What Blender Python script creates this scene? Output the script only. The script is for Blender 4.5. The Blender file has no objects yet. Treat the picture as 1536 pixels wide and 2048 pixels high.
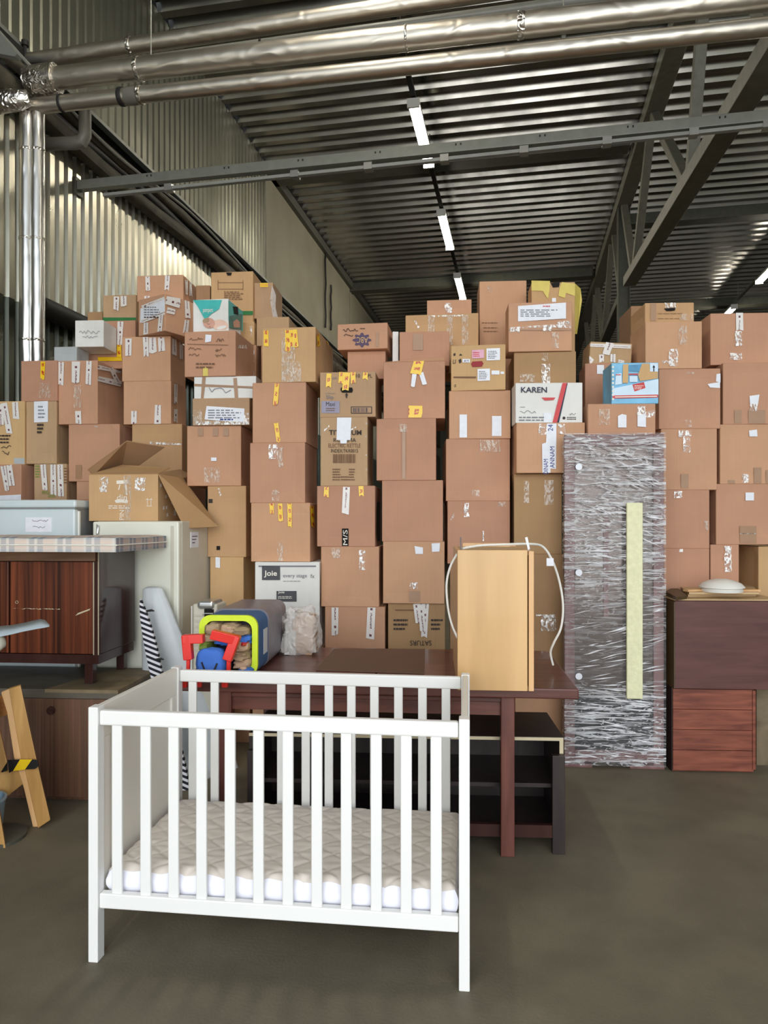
import bpy, bmesh, math, random
from math import radians, sin, cos, tan, pi
from mathutils import Vector, Matrix, noise

random.seed(7)
S = bpy.context.scene
COL = S.collection

# ------------------------------------------------------------------ camera
FPX = 1420.0                      # focal length in pixels of the 1536x2048 frame
YAW = radians(10.84)              # the hall's long axis is +Y, the camera looks a little left of it
HZ = 1048.0                       # horizon row
CAMZ = 1.46
cam_d = bpy.data.cameras.new('camera')
cam_d.sensor_fit = 'VERTICAL'
cam_d.sensor_height = 36.0
cam_d.lens = 36.0 * FPX / 2048.0
cam_d.shift_y = 24.0 / 2048.0
cam_d.clip_end = 200
cam = bpy.data.objects.new('camera', cam_d)
COL.objects.link(cam)
cam.location = (0, 0, CAMZ)
cam.rotation_euler = (radians(90), 0, YAW)
S.camera = cam

# ------------------------------------------------------------------ light and exposure
S.view_settings.view_transform = 'Standard'
S.view_settings.look = 'None'
S.view_settings.exposure = 0.0
S.view_settings.gamma = 1.0
S.view_settings.use_curve_mapping = False
W = bpy.data.worlds.new('overcast_sky')
S.world = W
W.use_nodes = True
W.node_tree.nodes['Background'].inputs[0].default_value = (0.80, 0.90, 1.0, 1)
W.node_tree.nodes['Background'].inputs[1].default_value = 1.9


def area(name, loc, rot, sx, sy, power, col):
    d = bpy.data.lights.new(name, 'AREA')
    d.shape = 'RECTANGLE'
    d.size, d.size_y, d.energy, d.color = sx, sy, power, col
    o = bpy.data.objects.new(name, d)
    COL.objects.link(o)
    o.location = loc
    o.rotation_euler = rot
    return o


# daylight entering through the open loading gate behind the camera
area('gate_daylight', (0.6, -3.6, 2.3), (radians(90), 0, 0), 7.0, 4.2, 320, (1.0, 0.985, 0.96))

# ------------------------------------------------------------------ helpers
RV = Vector((cos(YAW), sin(YAW), 0))
FV = Vector((-sin(YAW), cos(YAW), 0))
C0 = Vector((0, 0, CAMZ))


def P(px, py, D):
    return C0 + FV * D + RV * (D * (px - 768) / FPX) + Vector((0, 0, D * (HZ - py) / FPX))


def ray(px, py):
    return (FV + RV * ((px - 768) / FPX) + Vector((0, 0, (HZ - py) / FPX)))


def on_z(px, py, z):
    r = ray(px, py)
    return C0 + r * ((z - CAMZ) / r.z)


def lin(c):
    c = c / 255.0
    return c / 12.92 if c <= 0.04045 else ((c + 0.055) / 1.055) ** 2.4


def rgb(r, g, b):
    return (lin(r), lin(g), lin(b), 1.0)


def setp(o, label=None, cat=None, group=None, kind=None):
    if label: o['label'] = label
    if cat: o['category'] = cat
    if group: o['group'] = group
    if kind: o['kind'] = kind
    return o


def link(name, me, m=None, parent=None, loc=None, rz=None):
    o = bpy.data.objects.new(name, me)
    COL.objects.link(o)
    if m is not None and me is not None:
        me.materials.append(m)
    if parent is not None: o.parent = parent
    if loc is not None: o.location = loc
    if rz is not None: o.rotation_euler = (0, 0, rz)
    return o


def empty(name, loc, rz=0.0, label=None, cat=None, group=None):
    o = link(name, None, loc=loc, rz=rz)
    o.empty_display_size = 0.05
    return setp(o, label, cat, group)


class MB:
    def __init__(s):
        s.v = []; s.f = []

    def add(s, vs, fs):
        n = len(s.v)
        s.v += [tuple(v) for v in vs]
        s.f += [tuple(i + n for i in f) for f in fs]
        return s

    def box(s, x0, x1, y0, y1, z0, z1, M=None):
        vs = [Vector(p) for p in ((x0, y0, z0), (x1, y0, z0), (x1, y1, z0), (x0, y1, z0), (x0, y0, z1), (x1, y0, z1), (x1, y1, z1), (x0, y1, z1))]
        if M is not None: vs = [M @ v for v in vs]
        return s.add(vs, [(0, 3, 2, 1), (4, 5, 6, 7), (0, 1, 5, 4), (1, 2, 6, 5), (2, 3, 7, 6), (3, 0, 4, 7)])

    def prism(s, poly, dv):
        """poly: 3-D points of a flat outline, dv: extrusion vector"""
        n = len(poly)
        vs = [Vector(p) for p in poly] + [Vector(p) + Vector(dv) for p in poly]
        fs = [tuple(range(n))[::-1], tuple(range(n, 2 * n))]
        fs += [(i, (i + 1) % n, (i + 1) % n + n, i + n) for i in range(n)]
        return s.add(vs, fs)

    def tube(s, path, r, seg=12, cap=True, rough=0.0, sd=0):
        path = [Vector(p) for p in path]
        n = len(path)
        rr = r if isinstance(r, (list, tuple)) else [r] * n
        vs = []
        up = None
        for i, p in enumerate(path):
            t = (path[min(i + 1, n - 1)] - path[max(i - 1, 0)]).normalized()
            if up is None:
                up = t.orthogonal().normalized()
            up = (up - t * up.dot(t)).normalized()
            w = t.cross(up)
            for k in range(seg):
                a = 2 * pi * k / seg
                q = rr[i]
                if rough:
                    q *= 1 + rough * noise.noise(Vector((p.x * 9 + sd, p.y * 9 + cos(a) * 1.5, p.z * 9 + sin(a) * 1.5)))
                vs.append(p + up * (cos(a) * q) + w * (sin(a) * q))
        fs = []
        for i in range(n - 1):
            for k in range(seg):
                a, b = i * seg + k, i * seg + (k + 1) % seg
                fs.append((a, b, b + seg, a + seg))
        if cap:
            fs.append(tuple(range(seg))[::-1])
            fs.append(tuple(range((n - 1) * seg, n * seg)))
        return s.add(vs, fs)

    def lathe(s, prof, seg=32, M=None):
        vs = []
        for r, z in prof:
            for k in range(seg):
                a = 2 * pi * k / seg
                v = Vector((r * cos(a), r * sin(a), z))
                vs.append(M @ v if M is not None else v)
        fs = []
        for i in range(len(prof) - 1):
            for k in range(seg):
                a, b = i * seg + k, i * seg + (k + 1) % seg
                fs.append((a, b, b + seg, a + seg))
        return s.add(vs, fs)

    def build(s, name, m, parent=None, bevel=0.0, smooth=False, segs=2, loc=None, rz=None):
        me = bpy.data.meshes.new(name)
        me.from_pydata(s.v, [], s.f)
        bm = bmesh.new(); bm.from_mesh(me)
        bmesh.ops.recalc_face_normals(bm, faces=bm.faces)
        if bevel:
            es = [e for e in bm.edges if len(e.link_faces) == 2 and e.calc_face_angle(0) > 0.5]
            bmesh.ops.bevel(bm, geom=es, offset=bevel, segments=segs, profile=0.5, affect='EDGES', clamp_overlap=True)
        bm.to_mesh(me); bm.free()
        if smooth:
            for p in me.polygons: p.use_smooth = True
            me.set_sharp_from_angle(angle=radians(40))
        return link(name, me, m, parent, loc, rz)


def arc(pts, n=8):
    """Catmull-Rom through points"""
    pts = [Vector(p) for p in pts]
    out = []
    for i in range(len(pts) - 1):
        p0, p1, p2, p3 = pts[max(i - 1, 0)], pts[i], pts[i + 1], pts[min(i + 2, len(pts) - 1)]
        for k in range(n):
            t = k / n
            out.append(0.5 * ((2 * p1) + (p2 - p0) * t + (2 * p0 - 5 * p1 + 4 * p2 - p3) * t * t + (3 * p1 - p0 - 3 * p2 + p3) * t ** 3))
    out.append(pts[-1])
    return out


# ------------------------------------------------------------------ materials
def new_mat(name):
    m = bpy.data.materials.new(name)
    m.use_nodes = True
    nt = m.node_tree
    return m, nt, nt.nodes['Principled BSDF']


def N(nt, t, **kw):
    n = nt.nodes.new(t)
    for k, v in kw.items():
        if k.startswith('i_'):
            key = k[2:]
            n.inputs[int(key) if key.isdigit() else key.replace('_', ' ')].default_value = v
        else:
            setattr(n, k, v)
    return n


def mapping(nt, scale, src='Object', rot=(0, 0, 0)):
    tc = N(nt, 'ShaderNodeTexCoord')
    mp = N(nt, 'ShaderNodeMapping')
    mp.inputs['Scale'].default_value = scale
    mp.inputs['Rotation'].default_value = rot
    nt.links.new(tc.outputs[src], mp.inputs[0])
    return mp.outputs[0]


def ramp(nt, fac, stops):
    r = N(nt, 'ShaderNodeValToRGB')
    e = r.color_ramp.elements
    while len(e) < len(stops): e.new(0.5)
    for i, (p, c) in enumerate(stops):
        e[i].position = p
        e[i].color = c if len(c) == 4 else (*c, 1)
    nt.links.new(fac, r.inputs[0])
    return r.outputs[0]


def bump(nt, b, h, strength, dist=0.01):
    n = N(nt, 'ShaderNodeBump')
    n.inputs['Strength'].default_value = strength
    n.inputs['Distance'].default_value = dist
    nt.links.new(h, n.inputs['Height'])
    nt.links.new(n.outputs[0], b.inputs['Normal'])
    return n


def mat(name, col, rough=0.6, metal=0.0, var=0.08, scale=12, bmp=0.0, bscale=60, coat=0.0, spec=None, alpha=None, sheen=0):
    m, nt, b = new_mat(name)
    b.inputs['Roughness'].default_value = rough
    b.inputs['Metallic'].default_value = metal
    if coat: b.inputs['Coat Weight'].default_value = coat; b.inputs['Coat Roughness'].default_value = 0.08
    if spec is not None: b.inputs['Specular IOR Level'].default_value = spec
    if alpha is not None: b.inputs['Alpha'].default_value = alpha
    if sheen: b.inputs['Sheen Weight'].default_value = sheen
    v = mapping(nt, (scale,) * 3)
    nz = N(nt, 'ShaderNodeTexNoise', i_Scale=1.0, i_Detail=4.0)
    nt.links.new(v, nz.inputs['Vector'])
    d = [c * (1 - var) for c in col[:3]]; l = [min(1, c * (1 + var)) for c in col[:3]]
    nt.links.new(ramp(nt, nz.outputs[0], [(0.3, d), (0.7, l)]), b.inputs['Base Color'])
    if bmp:
        n2 = N(nt, 'ShaderNodeTexNoise', i_Scale=float(bscale), i_Detail=3.0)
        nt.links.new(mapping(nt, (1, 1, 1)), n2.inputs['Vector'])
        bump(nt, b, n2.outputs[0], bmp)
    return m


def wood(name, dark, light, scale=(30, 30, 1.5), rough=0.4, coat=0.0, detail=5, lo=0.3, hi=0.7, spec=None):
    m, nt, b = new_mat(name)
    v = mapping(nt, scale)
    nz = N(nt, 'ShaderNodeTexNoise', i_Scale=1.0, i_Detail=float(detail), i_Distortion=0.6)
    nt.links.new(v, nz.inputs['Vector'])
    nt.links.new(ramp(nt, nz.outputs[0], [(lo, dark), (hi, light)]), b.inputs['Base Color'])
    b.inputs['Roughness'].default_value = rough
    if spec is not None: b.inputs['Specular IOR Level'].default_value = spec
    if coat:
        b.inputs['Coat Weight'].default_value = coat
        b.inputs['Coat Roughness'].default_value = 0.05
    bump(nt, b, nz.outputs[0], 0.08, 0.003)
    return m


def cardboard(name, col, var=0.07):
    m, nt, b = new_mat(name)
    oi = N(nt, 'ShaderNodeObjectInfo')
    nz = N(nt, 'ShaderNodeTexNoise', i_Scale=4.0, i_Detail=3.0)
    nt.links.new(mapping(nt, (1, 1, 1)), nz.inputs['Vector'])
    fl = N(nt, 'ShaderNodeTexNoise', i_Scale=1.0, i_Detail=2.0)      # corrugation showing faintly
    nt.links.new(mapping(nt, (190, 190, 3)), fl.inputs['Vector'])
    base = ramp(nt, nz.outputs[0], [(0.25, [c * (1 - var) for c in col[:3]]), (0.75, [c * (1 + var) for c in col[:3]])])
    hs = N(nt, 'ShaderNodeHueSaturation')
    mr = N(nt, 'ShaderNodeMapRange'); mr.inputs['To Min'].default_value = 0.9; mr.inputs['To Max'].default_value = 1.08
    nt.links.new(oi.outputs['Random'], mr.inputs[0]); nt.links.new(mr.outputs[0], hs.inputs['Value'])
    mr2 = N(nt, 'ShaderNodeMapRange'); mr2.inputs['To Min'].default_value = 0.493; mr2.inputs['To Max'].default_value = 0.505
    nt.links.new(oi.outputs['Random'], mr2.inputs[0]); nt.links.new(mr2.outputs[0], hs.inputs['Hue'])
    nt.links.new(base, hs.inputs['Color'])
    mx = N(nt, 'ShaderNodeMix', data_type='RGBA', blend_type='MULTIPLY'); mx.inputs[0].default_value = 0.12
    nt.links.new(hs.outputs[0], mx.inputs[6])
    nt.links.new(ramp(nt, fl.outputs[0], [(0.35, (0.72, 0.72, 0.72)), (0.65, (1, 1, 1))]), mx.inputs[7])
    nt.links.new(mx.outputs[2], b.inputs['Base Color'])
    b.inputs['Roughness'].default_value = 0.78
    b.inputs['Specular IOR Level'].default_value = 0.25
    bump(nt, b, nz.outputs[0], 0.35, 0.012)
    return m


def metal_sheet(name, col, rough, metal=0.9, dirt=0.25, wob=0.25):
    m, nt, b = new_mat(name)
    nz = N(nt, 'ShaderNodeTexNoise', i_Scale=2.2, i_Detail=5.0)
    nt.links.new(mapping(nt, (1, 1, 0.6)), nz.inputs['Vector'])
    nt.links.new(ramp(nt, nz.outputs[0], [(0.3, [c * (1 - dirt) for c in col[:3]]), (0.65, col[:3])]), b.inputs['Base Color'])
    rr = ramp(nt, nz.outputs[0], [(0.3, (rough * 1.3,) * 3), (0.7, (rough * 0.85,) * 3)])
    nt.links.new(rr, b.inputs['Roughness'])
    b.inputs['Metallic'].default_value = metal
    n2 = N(nt, 'ShaderNodeTexNoise', i_Scale=1.0, i_Detail=2.0)
    nt.links.new(mapping(nt, (3, 3, 1.2)), n2.inputs['Vector'])
    bump(nt, b, n2.outputs[0], wob, 0.02)
    return m


def strip_mat(name, base, mark, mode):
    """printed packing tape: UV x runs along the tape in metres, y across it 0..1"""
    m, nt, b = new_mat(name)
    tc = N(nt, 'ShaderNodeTexCoord')
    sp = N(nt, 'ShaderNodeSeparateXYZ'); nt.links.new(tc.outputs['UV'], sp.inputs[0])
    def math_(op, a, c=None, v=None):
        n = N(nt, 'ShaderNodeMath', operation=op)
        if hasattr(a, 'links'): nt.links.new(a, n.inputs[0])
        else: n.inputs[0].default_value = a
        if c is not None:
            if hasattr(c, 'links'): nt.links.new(c, n.inputs[1])
            else: n.inputs[1].default_value = c
        return n.outputs[0]
    nz = N(nt, 'ShaderNodeTexNoise', i_Scale=1.0, i_Detail=1.0)
    if mode == 'blocks':
        per = math_('FRACT', math_('MULTIPLY', sp.outputs[0], 1 / 0.058))
        a = math_('MULTIPLY', math_('GREATER_THAN', per, 0.28), math_('LESS_THAN', per, 0.72))
        c = math_('MULTIPLY', math_('GREATER_THAN', sp.outputs[1], 0.24), math_('LESS_THAN', sp.outputs[1], 0.76))
        nt.links.new(mapping(nt, (130, 5, 1), 'UV'), nz.inputs['Vector'])
        k = math_('MULTIPLY', math_('MULTIPLY', a, c), math_('GREATER_THAN', nz.outputs[0], 0.44))
    else:
        per = math_('FRACT', math_('MULTIPLY', sp.outputs[0], 1 / 0.17))
        dot = math_('MULTIPLY', math_('GREATER_THAN', per, 0.06), math_('LESS_THAN', per, 0.15))
        c1 = math_('MULTIPLY', math_('GREATER_THAN', sp.outputs[1], 0.36), math_('LESS_THAN', sp.outputs[1], 0.64))
        txt = math_('MULTIPLY', math_('GREATER_THAN', per, 0.25), math_('LESS_THAN', per, 0.85))
        c2 = math_('MULTIPLY', math_('GREATER_THAN', sp.outputs[1], 0.42), math_('LESS_THAN', sp.outputs[1], 0.62))
        nt.links.new(mapping(nt, (260, 4, 1), 'UV'), nz.inputs['Vector'])
        k2 = math_('MULTIPLY', math_('MULTIPLY', txt, c2), math_('GREATER_THAN', nz.outputs[0], 0.47))
        k = math_('MAXIMUM', math_('MULTIPLY', dot, c1), k2)
    mx = N(nt, 'ShaderNodeMix', data_type='RGBA')
    nt.links.new(k, mx.inputs[0]); mx.inputs[6].default_value = base; mx.inputs[7].default_value = mark
    nt.links.new(mx.outputs[2], b.inputs['Base Color'])
    b.inputs['Roughness'].default_value = 0.3
    n3 = N(nt, 'ShaderNodeTexNoise', i_Scale=55.0, i_Detail=2.0)
    nt.links.new(mapping(nt, (1, 1, 0.4)), n3.inputs['Vector'])
    bump(nt, b, n3.outputs[0], 0.4, 0.006)
    return m


def film(name, col, alpha, rough, sc, strength, dist=0.01, rot=(0, 0, 0), a2=None, metal=0.0, spec=0.8):
    m, nt, b = new_mat(name)
    b.inputs['Base Color'].default_value = col
    b.inputs['Roughness'].default_value = rough
    b.inputs['Metallic'].default_value = metal
    b.inputs['Specular IOR Level'].default_value = spec
    nz = N(nt, 'ShaderNodeTexNoise', i_Scale=1.0, i_Detail=4.0, i_Distortion=0.8)
    nt.links.new(mapping(nt, sc, rot=rot), nz.inputs['Vector'])
    nz.noise_type = 'RIDGED_MULTIFRACTAL' if hasattr(nz, 'noise_type') else nz.noise_type
    bump(nt, b, nz.outputs[0], strength, dist)
    if a2 is None:
        b.inputs['Alpha'].default_value = alpha
    else:
        na = N(nt, 'ShaderNodeTexNoise', i_Scale=1.0, i_Detail=3.0, i_Distortion=1.0)
        nt.links.new(mapping(nt, sc, rot=(0, .5, 0)), na.inputs['Vector'])
        nt.links.new(ramp(nt, na.outputs[0], [(0.47, (alpha,) * 3), (0.56, (a2,) * 3)]), b.inputs['Alpha'])
    return m


def stripes_mat(name, c1, c2, freq, axis=2, rough=0.8, skew=0.0):
    m, nt, b = new_mat(name)
    tc = N(nt, 'ShaderNodeTexCoord')
    sp = N(nt, 'ShaderNodeSeparateXYZ'); nt.links.new(tc.outputs['Object'], sp.inputs[0])
    a = N(nt, 'ShaderNodeMath', operation='MULTIPLY'); nt.links.new(sp.outputs[axis], a.inputs[0]); a.inputs[1].default_value = freq
    ad = N(nt, 'ShaderNodeMath', operation='MULTIPLY_ADD'); nt.links.new(sp.outputs[0], ad.inputs[0]); ad.inputs[1].default_value = skew; nt.links.new(a.outputs[0], ad.inputs[2])
    f = N(nt, 'ShaderNodeMath', operation='FRACT'); nt.links.new(ad.outputs[0], f.inputs[0])
    nt.links.new(ramp(nt, f.outputs[0], [(0.0, c1), (0.5, c1), (0.52, c2), (0.98, c2)]), b.inputs['Base Color'])
    b.inputs['Roughness'].default_value = rough
    return m


def plaid_mat(name):
    m, nt, b = new_mat(name)
    tc = N(nt, 'ShaderNodeTexCoord')
    sp = N(nt, 'ShaderNodeSeparateXYZ'); nt.links.new(tc.outputs['Object'], sp.inputs[0])
    def band(sock, freq, stops):
        a = N(nt, 'ShaderNodeMath', operation='MULTIPLY'); nt.links.new(sock, a.inputs[0]); a.inputs[1].default_value = freq
        f = N(nt, 'ShaderNodeMath', operation='FRACT'); nt.links.new(a.outputs[0], f.inputs[0])
        return ramp(nt, f.outputs[0], stops)
    w, bl, pk, gy = (0.75, 0.72, 0.66), (0.12, 0.17, 0.25), (0.72, 0.52, 0.40), (0.42, 0.42, 0.40)
    for_x = [(0.0, w), (0.05, bl), (0.2, bl), (0.23, w), (0.3, w), (0.33, bl), (0.5, bl), (0.53, pk), (0.9, pk), (0.97, w)]
    X = band(sp.outputs[0], 1 / 0.155, for_x)
    Y = band(sp.outputs[1], 1 / 0.155, for_x)
    Z = band(sp.outputs[2], 1 / 0.03, [(0, w), (0.1, gy), (0.45, gy), (0.5, w), (0.6, pk), (0.95, pk)])
    m1 = N(nt, 'ShaderNodeMix', data_type='RGBA', blend_type='MIX'); m1.inputs[0].default_value = 0.5
    nt.links.new(X, m1.inputs[6]); nt.links.new(Y, m1.inputs[7])
    m2 = N(nt, 'ShaderNodeMix', data_type='RGBA', blend_type='MIX'); m2.inputs[0].default_value = 0.3
    nt.links.new(m1.outputs[2], m2.inputs[6]); nt.links.new(Z, m2.inputs[7])
    nt.links.new(m2.outputs[2], b.inputs['Base Color'])
    b.inputs['Roughness'].default_value = 0.9
    return m


M = {}
M['kraft'] = cardboard('kraft_cardboard', rgb(198, 152, 121))
M['tan'] = cardboard('tan_cardboard', rgb(204, 166, 120))
M['olive'] = cardboard('dull_cardboard', rgb(186, 153, 118))
M['brown'] = cardboard('brown_cardboard', rgb(170, 134, 98))
M['inner'] = cardboard('carton_inside', rgb(178, 142, 100))
M['white_card'] = mat('white_coated_card', rgb(226, 224, 218), 0.55, var=0.03)
M['grey_card'] = mat('grey_card', rgb(176, 182, 182), 0.6, var=0.04)
M['clear'] = film('clear_tape', (0.72, 0.60, 0.48, 1), 0.10, 0.16, (50, 50, 26), 0.7, 0.006, a2=.55)  # patchy paler flecks painted in place of soft glints
M['shiny'] = film('crumpled_tape_white_glints', (0.95, 0.92, 0.88, 1), 0.12, 0.12, (42, 42, 30), 1.0, 0.015, spec=1.0, a2=1.0)  # opaque white flecks stand in for glints on the clear tape
M['browntape'] = mat('brown_tape', rgb(164, 126, 94), 0.35, var=0.06)
M['yellow'] = strip_mat('yellow_printed_tape', rgb(244, 200, 30), rgb(190, 50, 25), 'blocks')
M['white_tape'] = strip_mat('white_printed_tape', rgb(228, 222, 216), rgb(110, 60, 70), 'text')
M['paper'] = mat('paper_label', rgb(232, 234, 240), 0.5, var=0.04, scale=30)
M['paper_blue'] = mat('bluish_label', rgb(150, 146, 165), 0.6)
M['pink'] = mat('pink_label', rgb(225, 170, 190), 0.6)
M['green'] = mat('green_print', rgb(45, 115, 60), 0.7)
M['lime_green'] = mat('leaf_green_print', rgb(125, 150, 60), 0.7)
M['ink'] = mat('black_ink', rgb(52, 40, 36), 0.7)
M['ink_soft'] = mat('faded_brown_ink', rgb(120, 88, 66), 0.8)
M['navy'] = mat('navy_ink', rgb(38, 40, 66), 0.6)
M['blue_ink'] = mat('blue_ink', rgb(35, 50, 130), 0.6)
M['white_ink'] = mat('white_ink', rgb(235, 228, 215), 0.6)
M['red_ink'] = mat('red_print', rgb(205, 60, 62), 0.5)
M['charcoal'] = mat('charcoal_print', rgb(70, 70, 74), 0.6)
M['grey_ink'] = mat('grey_ink', rgb(130, 130, 135), 0.7)
M['plum'] = mat('plum_print', rgb(82, 62, 92), 0.6)
M['crimson'] = mat('crimson_lining', rgb(150, 25, 30), 0.6)
M['teal'] = mat('teal_print', rgb(60, 178, 172), 0.4, var=0.1)
M['dteal'] = mat('dark_teal_print', rgb(45, 120, 112), 0.4, var=0.3, scale=20)
M['skin'] = mat('pale_pink_print', rgb(228, 192, 172), 0.5, var=0.08)
M['skin2'] = mat('rosy_print', rgb(210, 160, 140), 0.5, var=0.1)
M['sky_blue'] = mat('sky_blue_print', rgb(120, 185, 220), 0.35, var=0.16, scale=9)
M['mid_blue'] = mat('mid_blue_print', rgb(70, 140, 180), 0.4, var=0.2, scale=25)
M['pale_blue'] = mat('pale_blue_print', rgb(205, 225, 240), 0.35, var=0.05)
M['black'] = mat('black_void', rgb(22, 18, 16), 0.9)
M['yellow_film'] = mat('yellow_masking_tape', rgb(214, 194, 96), 0.5, var=0.08)
M['crib'] = mat('white_lacquer', rgb(230, 229, 225), 0.38, var=0.015, scale=3)
M['crib_in'] = mat('white_lacquer_panel', rgb(228, 224, 214), 0.42, var=0.02, scale=3)
M['steel_dark'] = mat('painted_steel', rgb(88, 88, 78), 0.5, var=0.12, metal=0.3)
M['steel_grey'] = mat('grey_painted_steel', rgb(132, 134, 126), 0.45, var=0.08, metal=0.3)
M['truss'] = mat('olive_painted_steel', rgb(112, 110, 98), 0.5, var=0.14, metal=0.2)
M['rust'] = mat('primer_steel', rgb(110, 90, 74), 0.6, var=0.15, metal=0.2)
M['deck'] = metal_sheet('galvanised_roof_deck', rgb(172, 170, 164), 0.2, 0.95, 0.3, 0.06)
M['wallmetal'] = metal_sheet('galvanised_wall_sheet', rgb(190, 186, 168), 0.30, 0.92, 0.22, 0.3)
M['wallmetal_dark'] = metal_sheet('sheet_with_dark_reflections', rgb(92, 94, 84), 0.28, 0.85, 0.3, 0.2)
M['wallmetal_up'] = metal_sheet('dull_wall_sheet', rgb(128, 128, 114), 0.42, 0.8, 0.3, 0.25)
M['concrete'] = mat('concrete_panel', rgb(142, 136, 118), 0.85, var=0.1, scale=1.5, bmp=0.2, bscale=30)
M['foil'] = film('foil_insulation', (0.62, 0.575, 0.50, 1), 1.0, 0.40, (5, 9, 9), 0.4, 0.02, metal=1.0)
M['foil_rough'] = film('crumpled_foil', (0.68, 0.65, 0.60, 1), 1.0, 0.3, (22, 22, 22), 1.0, 0.03, metal=1.0)
M['foil_bright'] = film('bright_foil', (0.80, 0.78, 0.74, 1), 1.0, 0.3, (9, 9, 3), 0.5, 0.02, metal=1.0)
M['pvc'] = mat('grey_pvc', rgb(104, 102, 94), 0.45)
M['pipe_grey'] = mat('grey_plastic_pipe', rgb(140, 142, 136), 0.4)
M['cable'] = mat('black_cable', rgb(28, 26, 24), 0.6)
M['white_plastic'] = mat('white_plastic', rgb(232, 230, 222), 0.35, var=0.03)
M['white_enamel'] = mat('cream_enamel', rgb(232, 232, 216), 0.3, var=0.03, scale=3)
M['side_enamel'] = mat('darker_cream_enamel', rgb(206, 200, 182), 0.45, var=0.07, scale=4)
M['blue_enamel'] = mat('pale_blue_enamel', rgb(206, 218, 220), 0.3, var=0.03, scale=3)
M['grey_plastic'] = mat('grey_trim', rgb(138, 140, 138), 0.45)
M['mahogany'] = wood('glossy_mahogany', (0.035, 0.008, 0.004), (0.20, 0.050, 0.018), (26, 26, 0.55), 0.25, 0.1, lo=0.36, hi=0.66)
M['mahogany_side'] = wood('polished_dark_side', (0.035, 0.014, 0.012), (0.06, 0.025, 0.02), (8, 8, 1), 0.10, 0.0, spec=0.45)
M['mahogany_dull'] = wood('matt_brown_veneer', (0.075, 0.036, 0.02), (0.18, 0.086, 0.048), (38, 38, 0.7), 0.5)
M['edge_wood'] = wood('light_brown_edge', (0.12, 0.055, 0.025), (0.24, 0.12, 0.06), (3, 30, 30), 0.5)
M['cherry'] = wood('cherry_table', (0.075, 0.022, 0.016), (0.17, 0.055, 0.038), (2.5, 22, 22), 0.33, 0.15)
M['cherry_leg'] = wood('cherry_leg', (0.095, 0.027, 0.02), (0.19, 0.062, 0.045), (22, 22, 2.5), 0.4, 0.1)
M['redbrown'] = wood('redbrown_chest', (0.085, 0.028, 0.022), (0.13, 0.047, 0.037), (3, 25, 25), 0.5)
M['redboard'] = wood('red_stained_board', (0.14, 0.032, 0.016), (0.30, 0.085, 0.045), (4, 20, 34), 0.5)
M['oak_dark'] = wood('dark_oiled_side', (0.055, 0.03, 0.01), (0.10, 0.06, 0.022), (20, 20, 2), 0.5)
M['beech'] = wood('beech_veneer', (0.52, 0.30, 0.115), (0.68, 0.42, 0.18), (6, 6, 0.9), 0.38, 0.1)
M['beech_edge'] = wood('beech_edge', (0.62, 0.34, 0.14), (0.78, 0.48, 0.23), (16, 16, 0.9), 0.4)
M['ply'] = wood('plywood', (0.42, 0.27, 0.12), (0.62, 0.44, 0.24), (2, 2, 120), 0.6)
M['chip'] = wood('grubby_board', (0.12, 0.085, 0.045), (0.24, 0.18, 0.10), (6, 6, 6), 0.6)
M['chip2'] = wood('dark_grubby_board', (0.075, 0.062, 0.045), (0.13, 0.11, 0.08), (4, 4, 4), 0.5)
M['espresso'] = wood('black_brown_shelf', (0.016, 0.010, 0.009), (0.035, 0.022, 0.019), (20, 20, 3), 0.45)
M['raw_edge'] = mat('raw_board_edge', rgb(196, 182, 150), 0.7)
M['pine'] = wood('varnished_pine', (0.34, 0.17, 0.045), (0.58, 0.33, 0.11), (14, 14, 1.6), 0.4, 0.15)
M['pine_rail'] = wood('varnished_pine_rail', (0.30, 0.11, 0.03), (0.58, 0.30, 0.10), (3, 20, 14), 0.4, 0.15)
M['mattress'] = mat('dimmed_quilted_cotton', rgb(214, 205, 196), 0.9, var=0.03, scale=5, sheen=0.2)  # greyer than the border: weaker light on the top put into its colour
M['mattress_side'] = mat('white_cotton', rgb(232, 232, 242), 0.9, var=0.02, scale=5)
M['plaid'] = plaid_mat('plaid_fabric')
M['piping'] = mat('white_piping', rgb(232, 226, 214), 0.8)
M['blue_fabric'] = mat('blue_fabric', rgb(62, 98, 142), 0.85, var=0.12, bmp=0.3, bscale=40)
M['royal'] = mat('royal_blue_fabric', rgb(62, 112, 198), 0.8, var=0.1, bmp=0.3, bscale=30)
M['dusty'] = mat('dusty_grey_vinyl', rgb(112, 108, 118), 0.35, var=0.12, bmp=0.3, bscale=14)
M['lime'] = mat('lime_trim', rgb(206, 228, 40), 0.6, var=0.05)
M['beige'] = mat('beige_cloth', rgb(200, 168, 138), 0.9, var=0.14, bmp=0.5, bscale=25)
M['beige2'] = mat('tan_cloth', rgb(170, 145, 115), 0.9, var=0.2, bmp=0.5, bscale=25)
M['red_plastic'] = mat('red_plastic', rgb(222, 44, 36), 0.3, var=0.03)
M['bwstripe'] = stripes_mat('black_white_striped_cloth', (0.012, 0.012, 0.02), (0.75, 0.74, 0.78), 36, 2, 0.85, skew=14)
M['tarp'] = mat('white_sheet', rgb(205, 210, 212), 0.5, var=0.05, bmp=0.6, bscale=6)
M['silver'] = mat('silver_plastic', rgb(190, 190, 186), 0.25, metal=0.7)
M['foam'] = mat('pale_yellow_foam', rgb(232, 230, 188), 0.9, var=0.06, scale=40, bmp=0.5, bscale=30)
M['glass_dark'] = mat('brown_reflection_glass', rgb(96, 84, 78), 0.15, metal=0.3, var=0.1, scale=3)  # grey-brown reflection put into the glass colour
M['door_frame'] = wood('reddish_door_frame', (0.14, 0.06, 0.055), (0.24, 0.12, 0.11), (16, 16, 2), 0.4)
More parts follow.
